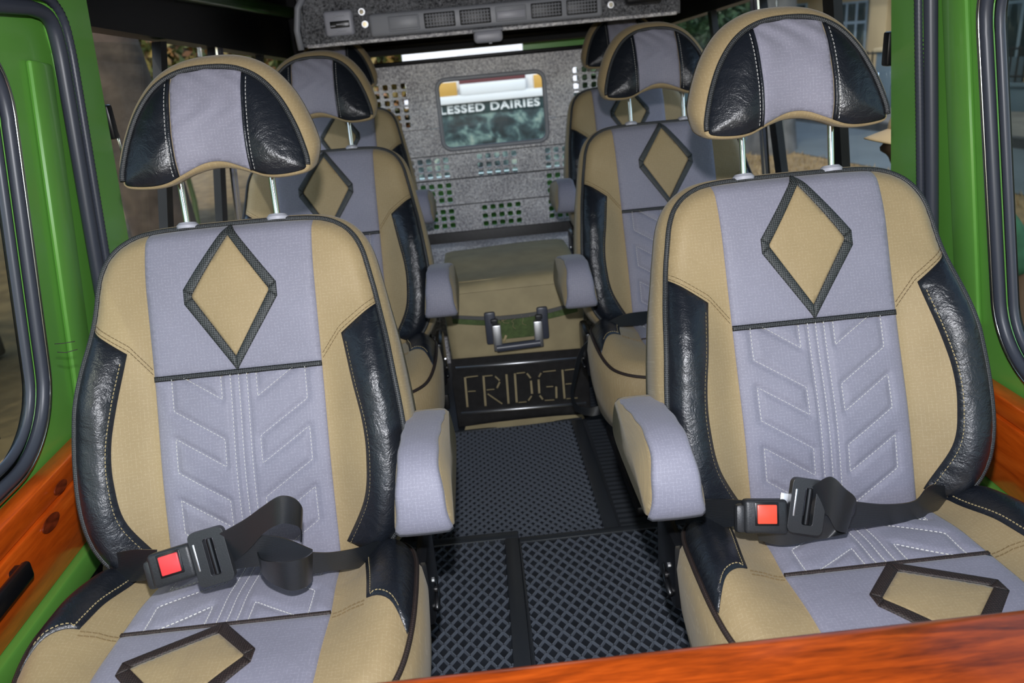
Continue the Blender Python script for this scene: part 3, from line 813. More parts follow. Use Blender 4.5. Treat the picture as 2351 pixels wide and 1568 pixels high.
        tube('binding', hf(bq, shead(bq)+.0035), .0028, 'black_vinyl', hd, n=6)
    t_ = HO[HO[:, 1] > .345]; t_ = t_[np.argsort(np.arctan2(t_[:, 1]-.36, t_[:, 0]))]
    t_ = grow(HO, -.001); sel = (HO[:, 1] > .330) & ~((np.abs(HO[:, 0]) < .10) & (HO[:, 1] < .42)); t_ = t_[sel]
    tt = t_[np.argsort((np.arctan2(t_[:, 1]-.38, t_[:, 0])+math.pi/2) % (2*math.pi))]
    tube('piping', hf(tt, shead(tt)+.0025), .0046, 'braid', hd, n=8)
    for sg in (-1, 1):
        u = sg*.0765
        a, b = bf([(u, .225), (u, .37)], np.array([-.050, -.022]))
        cyl('post', a, b, .0055, 'chrome', hd, n=14)
        c0, c1 = bf([(u, .252), (u, .262)], np.array([-.046, -.045])); bm = bmesh.new(); add_cyl(bm, c0, (Vector(c0)+Vector(c1))/2, .018, .019, 20); add_cyl(bm, (Vector(c0)+Vector(c1))/2, c1, .019, .014, 20)
        bm_obj('collar', bm, 'pale_plastic', hd, auto=R(40))
    # --- armrest (towards the aisle)
    prof = catmull([(.035, .552), (-.03, .572), (-.11, .590), (-.18, .598), (-.225, .585), (-.249, .552), (-.255, .515), (-.245, .492), (-.19, .486), (-.10, .482), (.0, .482), (.035, .50)], .012, True)
    W = .072; cxa = arm_side*(.272+W/2-.012)
    armw = lambda z: .86+.34*min(1, max(0, (.60-z)/.105))
    m = len(prof); c0 = prof.mean(0); V = []; F = []; UV = []
    lay = [(-W/2, .88), (-W/2+.006, .965), (-W/2+.016, 1.0), (W/2-.016, 1.0), (W/2-.006, .965), (W/2, .88)]
    for x, k in lay:
        for y, z in prof: V.append((cxa+x*armw(z), c0[0]+(y-c0[0])*(.5+.5*k), c0[1]+(z-c0[1])*k)); UV.append((y, z+x))
    for a in range(len(lay)-1):
        for i in range(m): j = (i+1) % m; F.append((a*m+i, a*m+j, (a+1)*m+j, (a+1)*m+i))
    for a in (0, len(lay)-1):
        V.append((cxa+lay[a][0]*1.06, *c0)); UV.append((0, 0)); k = len(V)-1
        for i in range(m): F.append((a*m+i, a*m+(i+1) % m, k))
    ar = mesh_obj('armrest', V, F, 'tan_cloth', root, UV)
    bm = bmesh.new(); bm.from_mesh(ar.data); bmesh.ops.recalc_face_normals(bm, faces=bm.faces[:]); bm.to_mesh(ar.data); bm.free()
    st = catmull([(.030, .5535), (-.03, .5735), (-.11, .5915), (-.18, .5997), (-.226, .5868), (-.2508, .5525), (-.257, .515), (-.249, .493)], .010)
    xs = [-.034, -.029, -.02, 0, .02, .029, .034]; hz = [-.004, .0006, .0016, .0022, .0016, .0006, -.004]
    T = np.gradient(st, axis=0); T /= np.linalg.norm(T, axis=1)[:, None]; Nn = np.stack([T[:, 1], -T[:, 0]], 1)
    if Nn[2, 1] < 0: Nn = -Nn
    V = []; F = []; UV = []; k = len(xs)
    for i, (y, z) in enumerate(st):
        wob = 1+.03*math.sin(i*.9)
        for x, h in zip(xs, hz): V.append((cxa+x*wob*armw(z), y+Nn[i, 0]*h, z+Nn[i, 1]*h)); UV.append((x, i*.01))
    for i in range(len(st)-1):
        for a in range(k-1): F.append((i*k+a, i*k+a+1, (i+1)*k+a+1, (i+1)*k+a))
    so = mesh_obj('top_strip', V, F, 'grey_cloth', ar, UV)
    md = so.modifiers.new('t', 'SOLIDIFY'); md.thickness = .0015; md.offset = 0
    cyl('pivot', (cxa-arm_side*.05, .005, .515), (cxa, .005, .515), .018, 'black_plastic', ar)
    # --- base: frame, rails, recliner cover
    bs = box('base', (0, -.26, .125), (.40, .34, .19), 'black_metal', root, .02)
    for sg in (-1, 1): box('rail', (sg*.19, -.26, .016), (.05, .46, .032), 'black_metal', bs, .006)
    rc = box('recliner_cover', (arm_side*.272, -.115, .325), (.022, .12, .13), 'black_plastic', root, .01)
    cyl('bolt', (arm_side*.278, -.15, .335), (arm_side*.287, -.15, .335), .0045, 'steel', rc, n=8)
    cyl('bolt', (arm_side*.278, -.13, .30), (arm_side*.287, -.13, .30), .005, 'black_metal', rc, n=10)
    tube('lever', [(arm_side*.280, -.10, .30), (arm_side*.286, -.13, .29), (arm_side*.286, -.165, .287)], .005, 'black_plastic', rc, n=8)
    return root
SX0, SY0, DY = .477, 1.19, .955
labs = {(0, -1): 'tan and grey seat in the front row on the left with coiled seat belt', (0, 1): 'tan and grey seat in the front row on the right behind the wooden bar',
        (1, -1): 'tan and grey seat in the middle row left of the fridge', (1, 1): 'tan and grey seat in the middle row right of the fridge',
        (2, -1): 'tan and grey seat in the back row against the partition on the left', (2, 1): 'tan and grey seat in the back row against the partition on the right'}
for sg in (-1, 1):
    proto = build_seat(-sg)
    for row in range(3):
        o = proto if row == 0 else copy_tree(proto)
        o.location = (sg*(SX0 if row < 2 else .565), SY0-sg*.010+DY*row-(.03 if row == 2 else 0), (.006 if sg < 0 else 0)+(.0 if row < 2 else .05))
        tag(o, labs[(row, sg)], 'seat', 'passenger seats')
    if sg < 0:
        # two loose threads at the outboard seam of the front left seat
        for k, z in enumerate((.755, .741)):
            tube('loose_thread', [(-.245, .0, z), (-.262, -.004, z-.002*k), (-.274, -.006, z+.001)], .0007, 'thread_dark', proto, n=5)
    if sg < 0: pass
bx = None
# plinth under the raised back row
for sg in (-1, 1):
    q = box('trim_%d' % (5 if sg < 0 else 6), (sg*.60, 2.99, .0225), (.50, .62, .045), 'black_metal', bev=.005); q['kind'] = 'structure'

# ------------------------------------------------------------------ seat belts
BELT = {
'LA':[((-0.713,1.080,0.435),(-0.730,1.080,0.386)),((-0.647,1.040,0.466),(-0.662,1.040,0.408)),((-0.587,1.000,0.488),(-0.598,1.000,0.437))],
'LB':[((-0.474,0.965,0.527),(-0.482,0.965,0.463)),((-0.431,0.955,0.552),(-0.436,0.955,0.501)),((-0.400,0.945,0.575),(-0.406,0.945,0.532)),((-0.370,0.935,0.595),(-0.378,0.935,0.551)),((-0.351,0.940,0.587),(-0.363,0.940,0.546)),((-0.348,0.955,0.562),(-0.356,0.955,0.526)),((-0.360,0.985,0.525),(-0.369,0.985,0.484))],
'LC':[((-0.474,0.965,0.524),(-0.480,0.965,0.463)),((-0.424,0.960,0.522),(-0.433,0.960,0.468)),((-0.387,0.965,0.508),(-0.400,0.965,0.458)),((-0.350,0.970,0.479),(-0.359,0.970,0.427))],
'LD':[((-0.428,0.965,0.493),(-0.429,0.965,0.454)),((-0.415,0.940,0.493),(-0.413,0.940,0.456)),((-0.388,0.920,0.500),(-0.390,0.920,0.457)),((-0.368,0.915,0.502),(-0.373,0.915,0.453)),((-0.349,0.925,0.499),(-0.358,0.925,0.449)),((-0.347,0.955,0.485),(-0.357,0.955,0.435))],
'LE':[((-0.359,0.985,0.465),(-0.364,0.985,0.426)),((-0.333,1.000,0.450),(-0.335,1.000,0.417)),((-0.297,1.020,0.439),(-0.300,1.020,0.402)),((-0.269,1.060,0.421),(-0.273,1.060,0.381))],
'RA':[((0.225,1.060,0.433),(0.229,1.060,0.376)),((0.263,1.020,0.458),(0.263,1.020,0.404)),((0.295,0.985,0.474),(0.298,0.985,0.429))],
'RB':[((0.383,0.955,0.501),(0.396,0.955,0.439)),((0.402,0.935,0.532),(0.402,0.935,0.469)),((0.421,0.925,0.517),(0.413,0.925,0.448)),((0.441,0.930,0.492),(0.431,0.930,0.436)),((0.439,0.940,0.454),(0.412,0.940,0.424)),((0.399,0.945,0.465),(0.398,0.945,0.419)),((0.343,0.945,0.463),(0.345,0.945,0.415)),((0.302,0.960,0.452),(0.313,0.960,0.418))],
'RC':[((0.453,0.965,0.466),(0.452,0.965,0.417)),((0.513,0.980,0.443),(0.516,0.980,0.405)),((0.573,1.000,0.429),(0.580,1.000,0.394)),((0.619,1.030,0.434),(0.630,1.030,0.384)),((0.730,1.100,0.362),(0.736,1.100,0.335))],
'R2':[((0.405,2.000,0.422),(0.404,2.000,0.371)),((0.314,1.970,0.432),(0.311,1.970,0.397)),((0.251,1.950,0.419),(0.238,1.950,0.392)),((0.211,1.950,0.381),(0.195,1.950,0.368)),((0.187,1.970,0.325),(0.172,1.970,0.322)),((0.171,2.000,0.247),(0.160,2.000,0.249)),((0.162,2.030,0.173),(0.152,2.030,0.181)),((0.184,2.050,0.125),(0.170,2.050,0.112)),((0.249,2.050,0.128),(0.235,2.050,0.095)),((0.288,2.000,0.200),(0.304,2.000,0.177)),((0.303,1.970,0.272),(0.321,1.970,0.257))],
}
def ribwebbing(name):
    m, t, b = nmat(name)
    v = coords(t, 'UV'); wv = N(t, 'ShaderNodeTexWave', wave_type='BANDS', bands_direction='Y', inp={'Scale': 200, 'Distortion': .6})
    t.links.new(v, wv.inputs['Vector'])
    t.links.new(ramp(t, wv.outputs['Fac'], [(.3, (.004, .005, .006)), (.8, (.024, .028, .034))]), b.inputs['Base Color'])
    b.inputs['Roughness'].default_value = .30; b.inputs['Specular IOR Level'].default_value = .9; bump(t, b, wv.outputs['Fac'], .30, .001)
ribwebbing('belt_webbing')
def belt_piece(key, root):
    A = [Vector(a)-root.location for a, b in BELT[key]]; B = [Vector(b)-root.location for a, b in BELT[key]]
    return strap('webbing', A, B, .0018, 'belt_webbing', root)
def buckle(root, c, ang, red, tilt):
    M3 = Matrix.Translation(Vector(c)-root.location) @ Matrix.Rotation(tilt, 4, 'X') @ Matrix.Rotation(ang, 4, 'Y')
    # body lies in the XZ plane, its face towards -Y
    bm = bmesh.new(); add_box(bm, Vector((0, 0, 0)), (.064, .022, .050), .006, seg=3)
    add_box(bm, Vector((-.034, .004, -.004)), (.018, .018, .042), .006)
    o = bm_obj('buckle', bm, 'dark_plastic', root, auto=R(40)); o.matrix_local = M3
    for nm, cc, ss, mt, bv in (('button_rim', (.000, -.0108, .004), (.035, .003, .034), 'black_plastic', .005), ('button', (.000, -.0120, .004), (.029, .004, .028), red, .0045)):
        bm = bmesh.new(); add_box(bm, Vector(cc), ss, min(bv, ss[1]*.45), seg=2); k = bm_obj(nm, bm, mt, o, auto=R(40))
    return M3
def latch(root, c, ang, tilt):
    M3 = Matrix.Translation(Vector(c)-root.location) @ Matrix.Rotation(tilt, 4, 'X') @ Matrix.Rotation(ang, 4, 'Y')
    fr2 = lambda x, z, d: (x, -.006+d, z)
    o = plate('latch_plate', rrect(-.026, -.040, .026, .040, .009, 5), [rrect(-.006, -.027, .010, .027, .003, 3)], .012, fr2, 'dark_plastic', root); o.matrix_local = M3
    md = o.modifiers.new('b', 'BEVEL'); md.width = .0025; md.segments = 2; md.limit_method = 'ANGLE'
    cyl('cross_bar', (.002, -.001, -.026), (.002, -.001, .026), .0045, 'black_plastic', o, n=10)
    box('tongue', (-.029, .007, 0), (.016, .003, .028), 'steel', o, .001)
    box('tongue_edge', (-.0195, -.0065, .004), (.003, .002, .040), 'steel', o, .001)
sb = empty('seat_belt', (-.49, 1.0, .41)); tag(sb, 'black lap belt with pink red button looped on the front left seat', 'seat belt', 'lap belts')
for k in ('LA', 'LB', 'LC', 'LD', 'LE'): belt_piece(k, sb)
buckle(sb, (-.549, .962, .484), R(-11), 'red_plastic', R(-25)); latch(sb, (-.490, .958, .495), R(-10), R(-22))
sb2 = empty('seat_belt', (.42, 1.0, .41)); tag(sb2, 'black lap belt with orange red button folded on the front right seat', 'seat belt', 'lap belts')
for k in ('RA', 'RB', 'RC'): belt_piece(k, sb2)
buckle(sb2, (.316, .950, .467), R(6), 'orange_red_plastic', R(-25)); latch(sb2, (.376, .946, .479), R(14), R(-22))
sb3 = empty('seat_belt', (.30, 1.97, .26)); tag(sb3, 'loose black belt hanging from the middle right seat in front of the fridge', 'seat belt', 'lap belts')
belt_piece('R2', sb3)

bo = empty('bolt', (.752, 1.155, .335)); tag(bo, 'bright bolt head in the dark gap beside the front right seat', 'bolt')
cyl('shank', (0, 0, 0), (.03, .012, 0), .005, 'black_metal', bo, n=10); cyl('head', (0, -.010, 0), (0, .002, 0), .007, 'chrome', bo, n=10)

# ------------------------------------------------------------------ fridge in its cradle
cr = empty('fridge_cradle', (.02, 2.24, 0)); tag(cr, 'black metal fridge cradle with cut-out word on its front plate', 'cradle')
ST = [(-0.1542,0.183,-0.1575,0.0766),(-0.152,0.1812,-0.1134,0.1821),(-0.15,0.1322,-0.1259,0.1311),(-0.0965,0.1818,-0.1,0.0737),(-0.0930,0.1789,-0.0679,0.1786),(-0.061,0.1752,-0.0466,0.1577),(-0.0469,0.1546,-0.0587,0.1325),(-0.0909,0.1308,-0.0666,0.1307),(-0.0900,0.1175,-0.0458,0.0762),(-0.0244,0.1789,-0.0264,0.074),(0.0022,0.1786,-0.0003,0.0748),(0.0072,0.1772,0.0344,0.1771),(0.0391,0.1745,0.0511,0.1546),(0.0506,0.1483,0.0507,0.0997),(0.0494,0.095,0.0362,0.0776),(0.0055,0.0758,0.0312,0.0755),(0.0903,0.1729,0.1311,0.1731),(0.0853,0.1703,0.0755,0.1556),(0.075,0.1493,0.0737,0.0987),(0.0738,0.0938,0.0843,0.0764),(0.089,0.0737,0.1199,0.0718),(0.127,0.075,0.129,0.1192),(0.0972,0.1201,0.1192,0.1193),(0.152,0.175,0.1528,0.0707),(0.1590,0.1707,0.1955,0.1717),(0.1590,0.123,0.1805,0.1225),(0.1590,0.0714,0.1947,0.0703)]
hs = []
for a, b, c, d in ST:
    p, q = np.array([a-.02, b]), np.array([c-.02, d]); t = (q-p)/np.linalg.norm(q-p); nn = np.array([-t[1], t[0]])*.0034
    hs.append([tuple(p+nn), tuple(p-nn), tuple(q-nn), tuple(q+nn)])
plate('front_plate', [(-.212, .012), (.212, .006), (.212, .238), (-.212, .246)], hs, .004, lambda x, z, d: (x, -.012+d, z), 'black_metal', cr)
for z0, z1 in ((.217, .208), (.060, .050)):
    tube('bead', [(-.2, -.014, z0), (.2, -.014, z1)], .0050, 'steel', cr, n=10)
for sg in (-1, 1): box('side_plate', (sg*.212, .22, .09), (.006, .46, .17), 'black_metal', cr, .001)
box('tray', (0, .25, .016), (.43, .52, .012), 'black_metal', cr, .002)
fg = empty('portable_fridge', (.02, 2.5, .024)); tag(fg, 'portable fridge in a tan canvas cover with a folded handle', 'fridge')
bm = bmesh.new(); bmesh.ops.create_cube(bm, size=1)
bmesh.ops.subdivide_edges(bm, edges=bm.edges[:], cuts=14, use_grid_fill=True)
for v in bm.verts:
    x, y, z = v.co*2
    # rounded box with a slightly sagging lid
    k = .10; vec = Vector((x, y, z)); cl_ = Vector((max(-1+k, min(1-k, x)), max(-1+k, min(1-k, y)), max(-1+k, min(1-k, z))))
    dd = vec-cl_; vec = cl_+(dd.normalized()*k if dd.length > 1e-6 else dd)
    tp = 1+.045*vec.z
    v.co = Vector((vec.x*.212*tp, vec.y*.255, .225+vec.z*.221))
    v.co.y += -.02*max(0, -vec.y)*max(0, -vec.z)*.0
    v.co.z += .010*math.sin(v.co.x*9+.6)*max(0, vec.z)*.5 + .004*math.sin(v.co.y*22)*max(0, vec.z)
cv = bm_obj('canvas_cover', bm, 'cover_canvas', fg, smooth=True)
def fx(x, z, y=-.257): return (x, y, z)
tube('seam', [(-.188, -.205, .447), (-.06, -.212, .449), (.08, -.212, .450), (.188, -.205, .446)], .0028, 'cover_canvas', cv, n=6)
strap('front_flap', [(-.192, -.256, .425), (-.06, -.259, .427), (.08, -.259, .428), (.192, -.256, .426)], [(-.192, -.262, .362), (-.06, -.268, .346), (.08, -.267, .348), (.192, -.261, .366)], .005, 'cover_canvas', cv)
strap('binding', [(-.192, -.2645, .364), (-.06, -.2705, .349), (.08, -.2695, .351), (.192, -.2635, .368)], [(-.192, -.265, .354), (-.06, -.271, .337), (.08, -.270, .339), (.192, -.264, .358)], .006, 'binding_grey', cv)
strap('green_band', [(-.192, -.259, .366), (-.06, -.261, .352), (.08, -.261, .352), (.192, -.259, .366)], [(-.192, -.259, .335), (-.06, -.261, .316), (.08, -.261, .318), (.192, -.259, .333)], .004, 'olive_cloth', cv)
strap('green_pocket', [(-.064, -.2595, .335), (.066, -.2595, .335)], [(-.045, -.2595, .268), (.052, -.2595, .268)], .004, 'olive_cloth', cv, smooth=False)
for k in range(9):
    x = -.09+rng.random()*.18; z = .33+rng.random()*.014
    pts = [(x, -.268, z)]
    for j in range(4): pts.append((pts[-1][0]+rng.uniform(-.012, .012), -.268-.002*j, pts[-1][2]+rng.uniform(-.01, .007)))
    tube('loose_thread', catmull(pts, .003), .0006, 'thread_tan', cv, n=4)
hn = empty('handle'); hn.parent = fg
for sg in (-1, 1):
    m = box('mount', (sg*.080+.002, -.268, .312), (.034, .022, .104), 'blue_grey_plastic', hn, .006)
    box('bright_arm', (sg*.063+.002, -.288, .286), (.027, .022, .084), 'steel', m, .004)
    box('hinge_cap', (sg*.068+.002, -.284, .338), (.022, .016, .014), 'dark_plastic', m, .004)
bm = bmesh.new(); add_cyl(bm, (-.066, -.294, .253), (.068, -.294, .257), .0125, n=18); bm_obj('grip', bm, 'blue_grey_plastic', hn, auto=R(40))
box('zip_tab', (-.038, -.266, .272), (.008, .004, .022), 'thread_tan', cv, .001, Matrix.Rotation(R(25), 4, 'Y'))
# canvas strap lying on the floor under the plate
sl = strap('canvas_strap', [(-.175, 2.205, .004), (-.05, 2.195, .010), (.10, 2.198, .010), (.21, 2.21, .006)], [(-.17, 2.222, .012), (-.05, 2.215, .020), (.10, 2.215, .020), (.205, 2.222, .012)], .006, 'cover_canvas')
tag(sl, 'tan canvas edge lying on the floor below the fridge plate', 'strap')
bo = empty('bolt', (-.232, 2.20, .115)); tag(bo, 'bright bolt head beside the left edge of the fridge plate', 'bolt')
box('bracket', (.006, .012, 0), (.03, .02, .05), 'black_metal', bo, .003); cyl('head', (0, .002, 0), (0, -.008, 0), .008, 'chrome', bo, n=10)

# ------------------------------------------------------------------ rubber floor mats
def mat_thing(x0, y0, x1, y1, edges, px, py, label, ang=0, h=.006, zz=.001):
    cx, cy = (x0+x1)/2, (y0+y1)/2
    o = empty('rubber_floor_mat', (cx, cy, zz)); o.rotation_euler[2] = R(ang); tag(o, label, 'floor mat', 'rubber floor mats')
    w, d = (x1-x0)/2, (y1-y0)/2
    box('base', (0, 0, .002), (2*w, 2*d, .004), 'rubber_mat', o, .001)
    el, er, eb, ef = edges            # border widths: left, right, back, front
    ax0, ax1, ay0, ay1 = -w+el, w-er, -d+ef, d-eb
    if el: box('border', (-w+el/2, -eb*.4, .0055), (el, 2*d-eb*.9, .011), 'rubber_edge', o, .004)
    if er: box('border', (w-er/2, -eb*.4, .0055), (er, 2*d-eb*.9, .011), 'rubber_edge', o, .004)
    if eb: box('border', (0, d-eb/2, .006), (2*w, eb, .012), 'rubber_edge', o, .004)
    if ef: box('border', (0, -d+ef/2, .006), (2*w, ef, .012), 'rubber_edge', o, .004)
    V = []; F = []
    for sgn in (-1, 1):
        slope = sgn*py/px; n0 = -80
        for k in range(-120, 121):
            c = k*py        # line: y = slope*x + c
            pts = []
            for x in (ax0, ax1):
                y = slope*x+c
                if ay0 <= y <= ay1: pts.append((x, y))
            for y in (ay0, ay1):
                x = (y-c)/slope
                if ax0 < x < ax1: pts.append((x, y))
            if len(pts) < 2: continue
            a, b = np.array(pts[0]), np.array(pts[1]); t = b-a
            if np.linalg.norm(t) < .004: continue
            t /= np.linalg.norm(t); nn = np.array([-t[1], t[0]])
            k0 = len(V)
            for q in (a, b):
                V += [(*(q-nn*.0026), .0038), (*(q-nn*.0011), h+.004), (*(q+nn*.0011), h+.004), (*(q+nn*.0026), .0038)]
            F += [(k0, k0+4, k0+5, k0+1), (k0+1, k0+5, k0+6, k0+2), (k0+2, k0+6, k0+7, k0+3)]
    mesh_obj('ridge_lattice', V, F, 'rubber_ridge', o, smooth=False, kind='stuff')
    return o
mat_thing(-.303, 1.585, .205, 2.205, (.030, .038, .012, .012), .0225, .0275, 'black diamond pattern rubber mat in front of the fridge', .6)
mat_thing(-.42, .55, -.045, 1.625, (.03, .036, .030, .03), .0270, .0385, 'black diamond pattern rubber mat beside the front left seat', -.4, zz=.008)
mat_thing(-.040, .55, .42, 1.600, (.004, .03, .022, .03), .0270, .0385, 'black diamond pattern rubber mat beside the front right seat', .2, zz=.005)

# ------------------------------------------------------------------ varnished bar in the foreground
wbar = empty('wooden_bar', (0, .55, .504)); tag(wbar, 'orange varnished wooden bar crossing in front of the front seats', 'wooden bar')
bm = bmesh.new(); add_box(bm, Vector((.02, .01, .0)), (1.56, .125, .115), .018, seg=4); bm_obj('rail', bm, 'varnished_wood_cross', wbar, auto=R(40))
for x in (-.74, .78): box('bracket', (x, .01, -.16), (.05, .09, .22), 'black_metal', wbar, .006)

# ------------------------------------------------------------------ outside: ground, road, wall, building
G = -.65
gd = mesh_obj('ground', [(-40, -12, G), (40, -12, G), (40, 60, G), (-40, 60, G)], [(0, 1, 2, 3)], 'dry_ground', smooth=False); gd['kind'] = 'structure'
V = []; F = []
for k in range(5200):
    y = 6.5+rng.random()*7; x = 2.6+rng.random()*2.9
    if x > 4.30+.2*(11-y): continue
    h = .03+rng.random()*.05; a = rng.random()*6.28; dx, dy = math.cos(a)*.008, math.sin(a)*.008; b = len(V)
    V += [(x-dx, y-dy, G), (x+dx, y+dy, G), (x+rng.normal()*.02, y+rng.normal()*.02, G+h)]; F += [(b, b+1, b+2)]
mesh_obj('dry_grass', V, F, 'dry_grass', smooth=False); tag(bpy.data.objects['dry_grass'], 'short dry brown grass on the verge outside the right windows', 'grass', kind='stuff')
def strip(name, f0, f1, z, th, mat, y0=-8, y1=45):
    ys = np.linspace(y0, y1, 12); V = []; F = []
    for y in ys: V += [(f0(y), y, z-th), (f1(y), y, z-th), (f1(y), y, z), (f0(y), y, z)]
    for i in range(len(ys)-1):
        for a, b in ((0, 1), (1, 2), (2, 3), (3, 0)): F.append((i*4+a, i*4+b, i*4+4+b, i*4+4+a))
    o = mesh_obj(name, V, F, mat, smooth=False); o['kind'] = 'structure'; return o
e0 = lambda y: 4.32+.20*(11-y); e1 = lambda y: 6.12+.20*(12-y); e2 = lambda y: 6.5+.22*(12.2-y); e3 = lambda y: 7.40+.463*(13.5-y)
strip('road', e0, e1, G+.012, .01, 'road')
strip('kerb', e1, lambda y: e1(y)+.16, G+.13, .13, 'kerb_paint')
strip('pavement', lambda y: e1(y)+.16, lambda y: e3(y)+.4, G+.12, .12, 'pavement')
yard = empty('boundary_wall', (7.4, 13.5, G), math.atan2(-.907, .42))   # local x along the wall, local y away from the car... 
tag(yard, 'low blue grey boundary wall with piers and iron railing across the road', 'wall')
box('wall_body', (0, .12, .26), (13, .22, .44), 'blue_wall', yard, .01); box('cap', (0, .12, .50), (13, .28, .05), 'blue_wall', yard, .008)
for x in (-5.2, -2.9, -.45, 2.4, 4.8):
    pr = box('pier', (x, .12, .56), (.32, .32, 1.0), 'blue_wall', yard, .01); box('pier_cap', (x, .12, 1.08), (.40, .40, .06), 'cream_wall', pr, .008)
for x0_, x1_ in ((-5.04, -3.06), (-2.74, -.61), (-.29, 2.24), (2.56, 4.64)):
    rl = box('rail', ((x0_+x1_)/2, .12, 1.02), (x1_-x0_, .03, .03), 'iron', yard, .002)
    box('rail', ((x0_+x1_)/2, .12, .62), (x1_-x0_, .03, .03), 'iron', yard, .002)
    for x in np.arange(x0_+.06, x1_-.03, .11): box('bar', (x, .12, .80), (.022, .022, .52), 'iron', yard, 0)
bd = empty('building', (10.12, 14.76, G), math.atan2(-.907, .42)); tag(bd, 'cream building with blue framed windows beyond the boundary wall', 'building')
box('wall_block', (-1.0, 2.0, 3.0), (13, 4, 6), 'cream_wall', bd, .02)
box('plinth', (-1.0, -.02, .35), (13.1, .1, .7), 'blue_wall', bd, .01)
box('column', (-2.75, -.18, 3.0), (.42, .36, 6), 'cream_wall', bd, .02)
box('column', (.62, -.18, 3.0), (.42, .36, 6), 'cream_wall', bd, .02)
def bwin(xc, zc, w_, h_, cols, split):
    f = box('window', (xc, -.01, zc), (w_, .06, h_), 'blue_frame', bd, .01)
    cw = w_/cols
    for k in range(cols):
        x = xc-w_/2+cw*(k+.5)
        for za, zb in ((zc-h_/2+.04, zc+split-.03), (zc+split+.03, zc+h_/2-.04)):
            box('pane', (x, -.045, (za+zb)/2), (cw-.07, .02, zb-za), 'dark_glass', f, .002)
bwin(-3.80, 1.28, 1.05, 1.30, 4, .22); bwin(-3.11, 1.15, .22, 1.25, 1, .9)
bwin(-.10, 1.35, .9, 1.5, 3, .3); bwin(-5.6, 1.35, 1.3, 1.3, 4, .3); bwin(2.1, 1.35, 1.6, 1.5, 4, .3); bwin(-3.8, 3.6, 1.2, 1.3, 4, .3); bwin(-.1, 3.6, 1.2, 1.3, 4, .3)
box('balcony_slab', (-1.0, -.35, 2.45), (13, .8, .16), 'cream_wall', bd, .01)

# kiosk with printed banner behind the vehicle
ki = empty('kiosk', (.22, 9.0, G)); tag(ki, 'white kiosk with printed dairy banner seen through the partition window', 'kiosk')
box('body', (0, .75, 1.0), (1.9, 1.4, 2.0), 'white_board', ki, .01)
box('banner', (0, .02, .70), (1.90, .03, .97), 'banner_print', ki, .004)
box('banner_head', (0, .0, 1.135), (1.90, .012, .13), 'banner_dark', ki, .002)
box('fascia', (0, -.02, 1.235), (1.96, .06, .085), 'white_board', ki, .004)
box('sign_board', (.005, -.03, 1.335), (.72, .05, .12), 'white_board', ki, .004)
box('sign_top', (.005, -.03, 1.425), (.73, .05, .07), 'maroon_board', ki, .004)
box('side_board', (-.62, -.02, 1.35), (.46, .04, .14), 'yellow_board', ki, .004); box('side_board', (.66, -.02, 1.35), (.40, .04, .14), 'yellow_board', ki, .004)
box('sky_patch_board', (-.015, -.05, 1.72), (.66, .08, .12), 'white_board', ki, .01)  # white board added to stand in for bright sky above the partition
def text_mesh(name, body, size, mat, parent, loc, rot, width=None):
    cu = bpy.data.curves.new(name, 'FONT'); cu.body = body; cu.size = size; cu.extrude = .003; cu.offset = .003; cu.space_character = 1.12
    o = bpy.data.objects.new(name, cu); COL.objects.link(o)
    dg = bpy.context.evaluated_depsgraph_get(); me = bpy.data.meshes.new_from_object(o.evaluated_get(dg))
    bpy.data.objects.remove(o); me.materials.clear(); me.materials.append(MATS[mat])
    xs = [v.co.x for v in me.vertices]; k = width/(max(xs)-min(xs)) if width else 1
    for v in me.vertices: v.co.x = (v.co.x-min(xs))*k
    t = bpy.data.objects.new(name, me); link(t, parent); t.location = loc; t.rotation_euler = rot; return t
text_mesh('lettering', 'LESSED DAIRIES I', .115, 'white_letter', ki, (-.60, -.008, 1.092), (R(90), 0, 0), 1.20)

# ------------------------------------------------------------------ plants
def leaf_cloud(name, blobs, n, size, mat, parent, kind='stuff'):
    V = []; F = []
    vol = np.array([b[3]*b[4]*b[5] for b in blobs]); vol = vol/vol.sum()
    for b, fr_ in zip(blobs, vol):
        m = int(n*fr_)
        d = rng.normal(size=(m, 3)); d /= np.linalg.norm(d, axis=1)[:, None]; r = (.45+.55*rng.random(m)**.5)[:, None]
        P = np.array(b[:3])+d*r*np.array(b[3:6])
        A = rng.normal(size=(m, 3)); A /= np.linalg.norm(A, axis=1)[:, None]; B = np.cross(A, rng.normal(size=(m, 3))); B /= np.linalg.norm(B, axis=1)[:, None]
        s = size*(.6+.8*rng.random(m))[:, None]
        k = len(V)
        Q = np.stack([P-A*s, P+B*s*.42, P+A*s, P-B*s*.42], 1).reshape(-1, 3)
        V += list(Q); F += [(k+4*i, k+4*i+1, k+4*i+2, k+4*i+3) for i in range(m)]
    return mesh_obj(name, V, F, mat, parent, smooth=False, kind=kind)
def trunk(name, base, top, r0_, r1_, mat, parent, flare=1.5, n=14, m=12):
    base, top = np.array(base, float), np.array(top, float); V = []; F = []
    for i in range(m):
        t = i/(m-1); c = base+(top-base)*t+np.array([math.sin(t*5)*.04, math.cos(t*4)*.03, 0])
        rr_ = (r0_+(r1_-r0_)*t)*(1+(flare-1)*math.exp(-t*9))
        for k in range(n):
            a = 2*math.pi*k/n; q = rr_*(1+.10*math.sin(3*a+t*6)+.05*math.sin(7*a+1))
            V.append(c+np.array([math.cos(a)*q, math.sin(a)*q, 0]))
    for i in range(m-1):
        for k in range(n): F.append((i*n+k, i*n+(k+1) % n, (i+1)*n+(k+1) % n, (i+1)*n+k))
    F.append(tuple(range((m-1)*n, m*n)))
    return mesh_obj(name, V, F, mat, parent)
